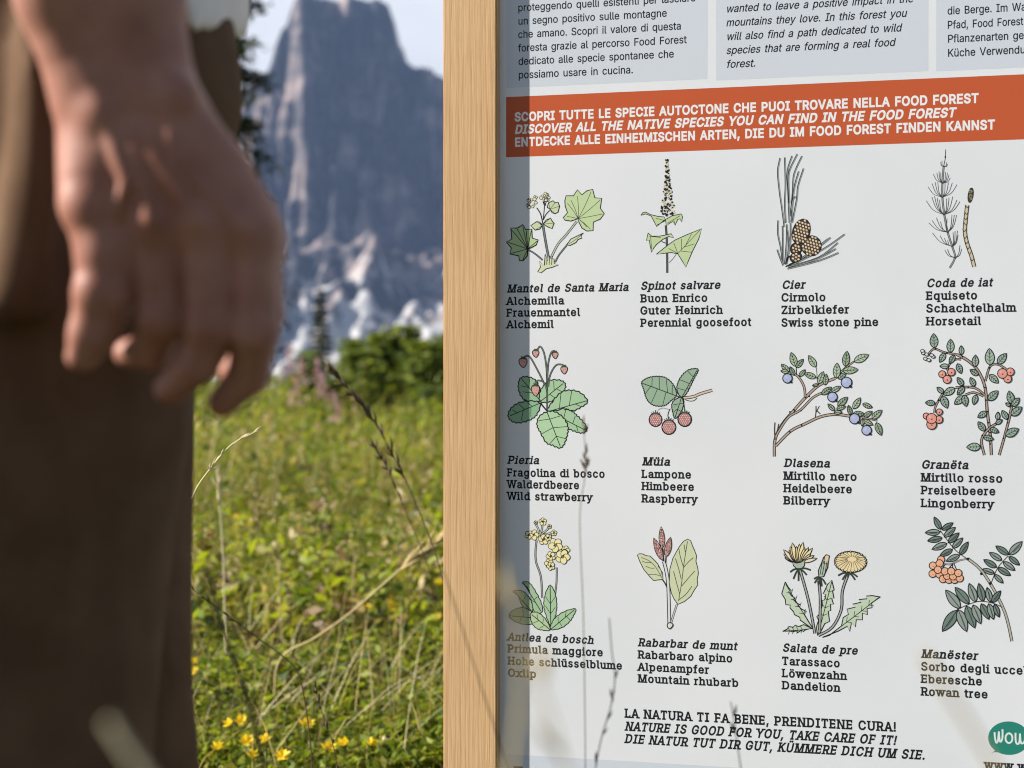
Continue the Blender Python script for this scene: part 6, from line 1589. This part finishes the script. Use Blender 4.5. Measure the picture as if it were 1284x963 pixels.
def shrub(px, ytop, Y, wpx, label, dense=1.0, mats=FOL, pm=(0.55, 0.33, 0.12), ls=0.05):
    top = at(px, ytop, Y)
    g0 = float(ground_z(top.x, top.y)); h = top.z - g0; r = wpx / FPX * Y / 2
    root = empty('shrub', (top.x, top.y, g0), label, 'shrub')
    a = MB()
    for k in range(4):
        t = k * 1.7
        a.tube([(0, 0, -0.05), (0.25 * r * math.cos(t), 0.25 * r * math.sin(t), h * 0.4), (0.5 * r * math.cos(t), 0.5 * r * math.sin(t), h * 0.8)], [0.03, 0.02, 0.006], 6)
    o = a.build('trunk', [BARK], None, True); o.parent = root
    nc = int(20 * dense)
    cs = np.stack([NR.normal(0, 0.42, nc) * r, NR.normal(0, 0.42, nc) * r, h * (0.25 + 0.75 * NR.random(nc) ** 0.8)], -1)
    cs[:, :2] *= (1.15 - 0.65 * (cs[:, 2:] / h) ** 2)
    per = 75
    P = cs[:, None] + NR.normal(0, 1, (nc, per, 3)) * np.array([0.19 * r + 0.03, 0.19 * r + 0.03, 0.10 * h])
    P = P.reshape(-1, 3); P[:, 2] = np.clip(P[:, 2], 0.05, h * 1.05)
    V, F = leaf_quads(P, NR.uniform(0.6, 1.3, len(P)) * ls, 0.8)
    mi = np.repeat(NR.choice(3, nc, p=pm), per)
    o = link('crown', mesh_np('crown', V, F, mi), mats); o.parent = root
    return root

shrub(452, 446, 12.6, 46, 'rounded bright green shrub at the crest, leftmost of the shrubs')
shrub(482, 424, 13.5, 44, 'dense green shrub with dark gaps in the middle of the crest', 1.0, FOL, (0.45, 0.35, 0.20))
shrub(505, 416, 14.5, 40, 'tall narrow light green bush behind the shrubs', 1.1, FOL, (0.6, 0.3, 0.1))
shrub(535, 434, 13.0, 52, 'broad green shrub close to the wooden post', 1.0, FOL, (0.4, 0.4, 0.2))
shrub(560, 424, 14.0, 60, 'green bush half hidden behind the wooden post', 1.0, FOL, (0.45, 0.4, 0.15))
shrub(500, 478, 11.0, 70, 'low dark green shrub in front of the others on the crest', 1.3, FOL, (0.40, 0.38, 0.22), 0.04)
shrub(546, 492, 10.0, 60, 'low leafy shrub beside the post above the dry grass', 1.2, FOL, (0.45, 0.4, 0.15), 0.035)
shrub(384, 446, 10.5, 26, 'thin pale herb bush among the pink flowers', 0.5, FOL, (0.6, 0.35, 0.05), 0.03)
shrub(442, 432, 13.2, 24, 'slender leafy bush between the small conifer and the shrubs', 0.6, FOL, (0.55, 0.35, 0.1), 0.04)
shrub(468, 458, 10.8, 30, 'loose light green bush low in front of the middle shrub', 0.6, FOL, (0.65, 0.3, 0.05), 0.035)
shrub(430, 470, 10.5, 40, 'small pale green herb thicket right of the pink flowers', 0.8, FOL, (0.6, 0.35, 0.05), 0.035)

def conifer(px, ytop, Y, wpx, label, mats, pm, tiers, bpt, nl, droop=0.25, taper=0.8):
    top = at(px, ytop, Y)
    g0 = float(ground_z(top.x, top.y)); h = top.z - g0; R0 = wpx / FPX * Y / 2
    root = empty('conifer_tree', (top.x, top.y, g0), label, 'tree')
    a = MB()
    a.tube([(0, 0, -0.2), (0, 0, h * 0.5), (0, 0, h)], [0.02 * h + 0.01, 0.012 * h + 0.005, 0.006], 8)
    P = []; mi = []
    for i in range(tiers):
        t = (i + 0.6) / tiers
        z = h * (0.06 + 0.93 * t)
        for k in range(bpt):
            an = RND.uniform(0, 2 * math.pi)
            L = R0 * (1 - t) ** taper * RND.uniform(0.65, 1.15) + 0.05
            dz = -droop * L + RND.uniform(-0.1, 0.1) * L
            tip = Vector((L * math.cos(an), L * math.sin(an), z + dz))
            a.tube([(0, 0, z), ((L * 0.5) * math.cos(an), (L * 0.5) * math.sin(an), z + dz * 0.35), tip], [0.012 + 0.01 * L, 0.008 + 0.004 * L, 0.003], 4)
            s = NR.random(nl) ** 0.7
            q = np.outer(s, [L * math.cos(an), L * math.sin(an), 0.0])
            q[:, 2] = z + dz * s ** 1.6
            q += NR.normal(0, 1, (nl, 3)) * np.array([0.11, 0.11, 0.05]) * L
            P.append(q); mi.append(np.full(nl, RND.choices((0, 1, 2), pm)[0]))
    o = a.build('trunk', [BARK], None, True); o.parent = root
    P = np.concatenate(P); mi = np.concatenate(mi)
    V, F = leaf_quads(P, NR.uniform(0.6, 1.4, len(P)) * (0.030 * R0 + 0.04), 0.7)
    o = link('crown', mesh_np('crown', V, F, mi), mats); o.parent = root
    return root
conifer(244, -280, 26.0, 216, 'tall dark conifer with open branch tiers behind the person', NEED, (0.35, 0.4, 0.25), 24, 10, 170, 0.25, 0.3)
conifer(402, 362, 34.0, 34, 'small slim brownish conifer standing alone before the mountain', [leafmat('needles_brown', (0.10, 0.085, 0.04), 0.15), NEED[0], NEED[2]], (0.5, 0.3, 0.2), 20, 8, 260, 0.1)
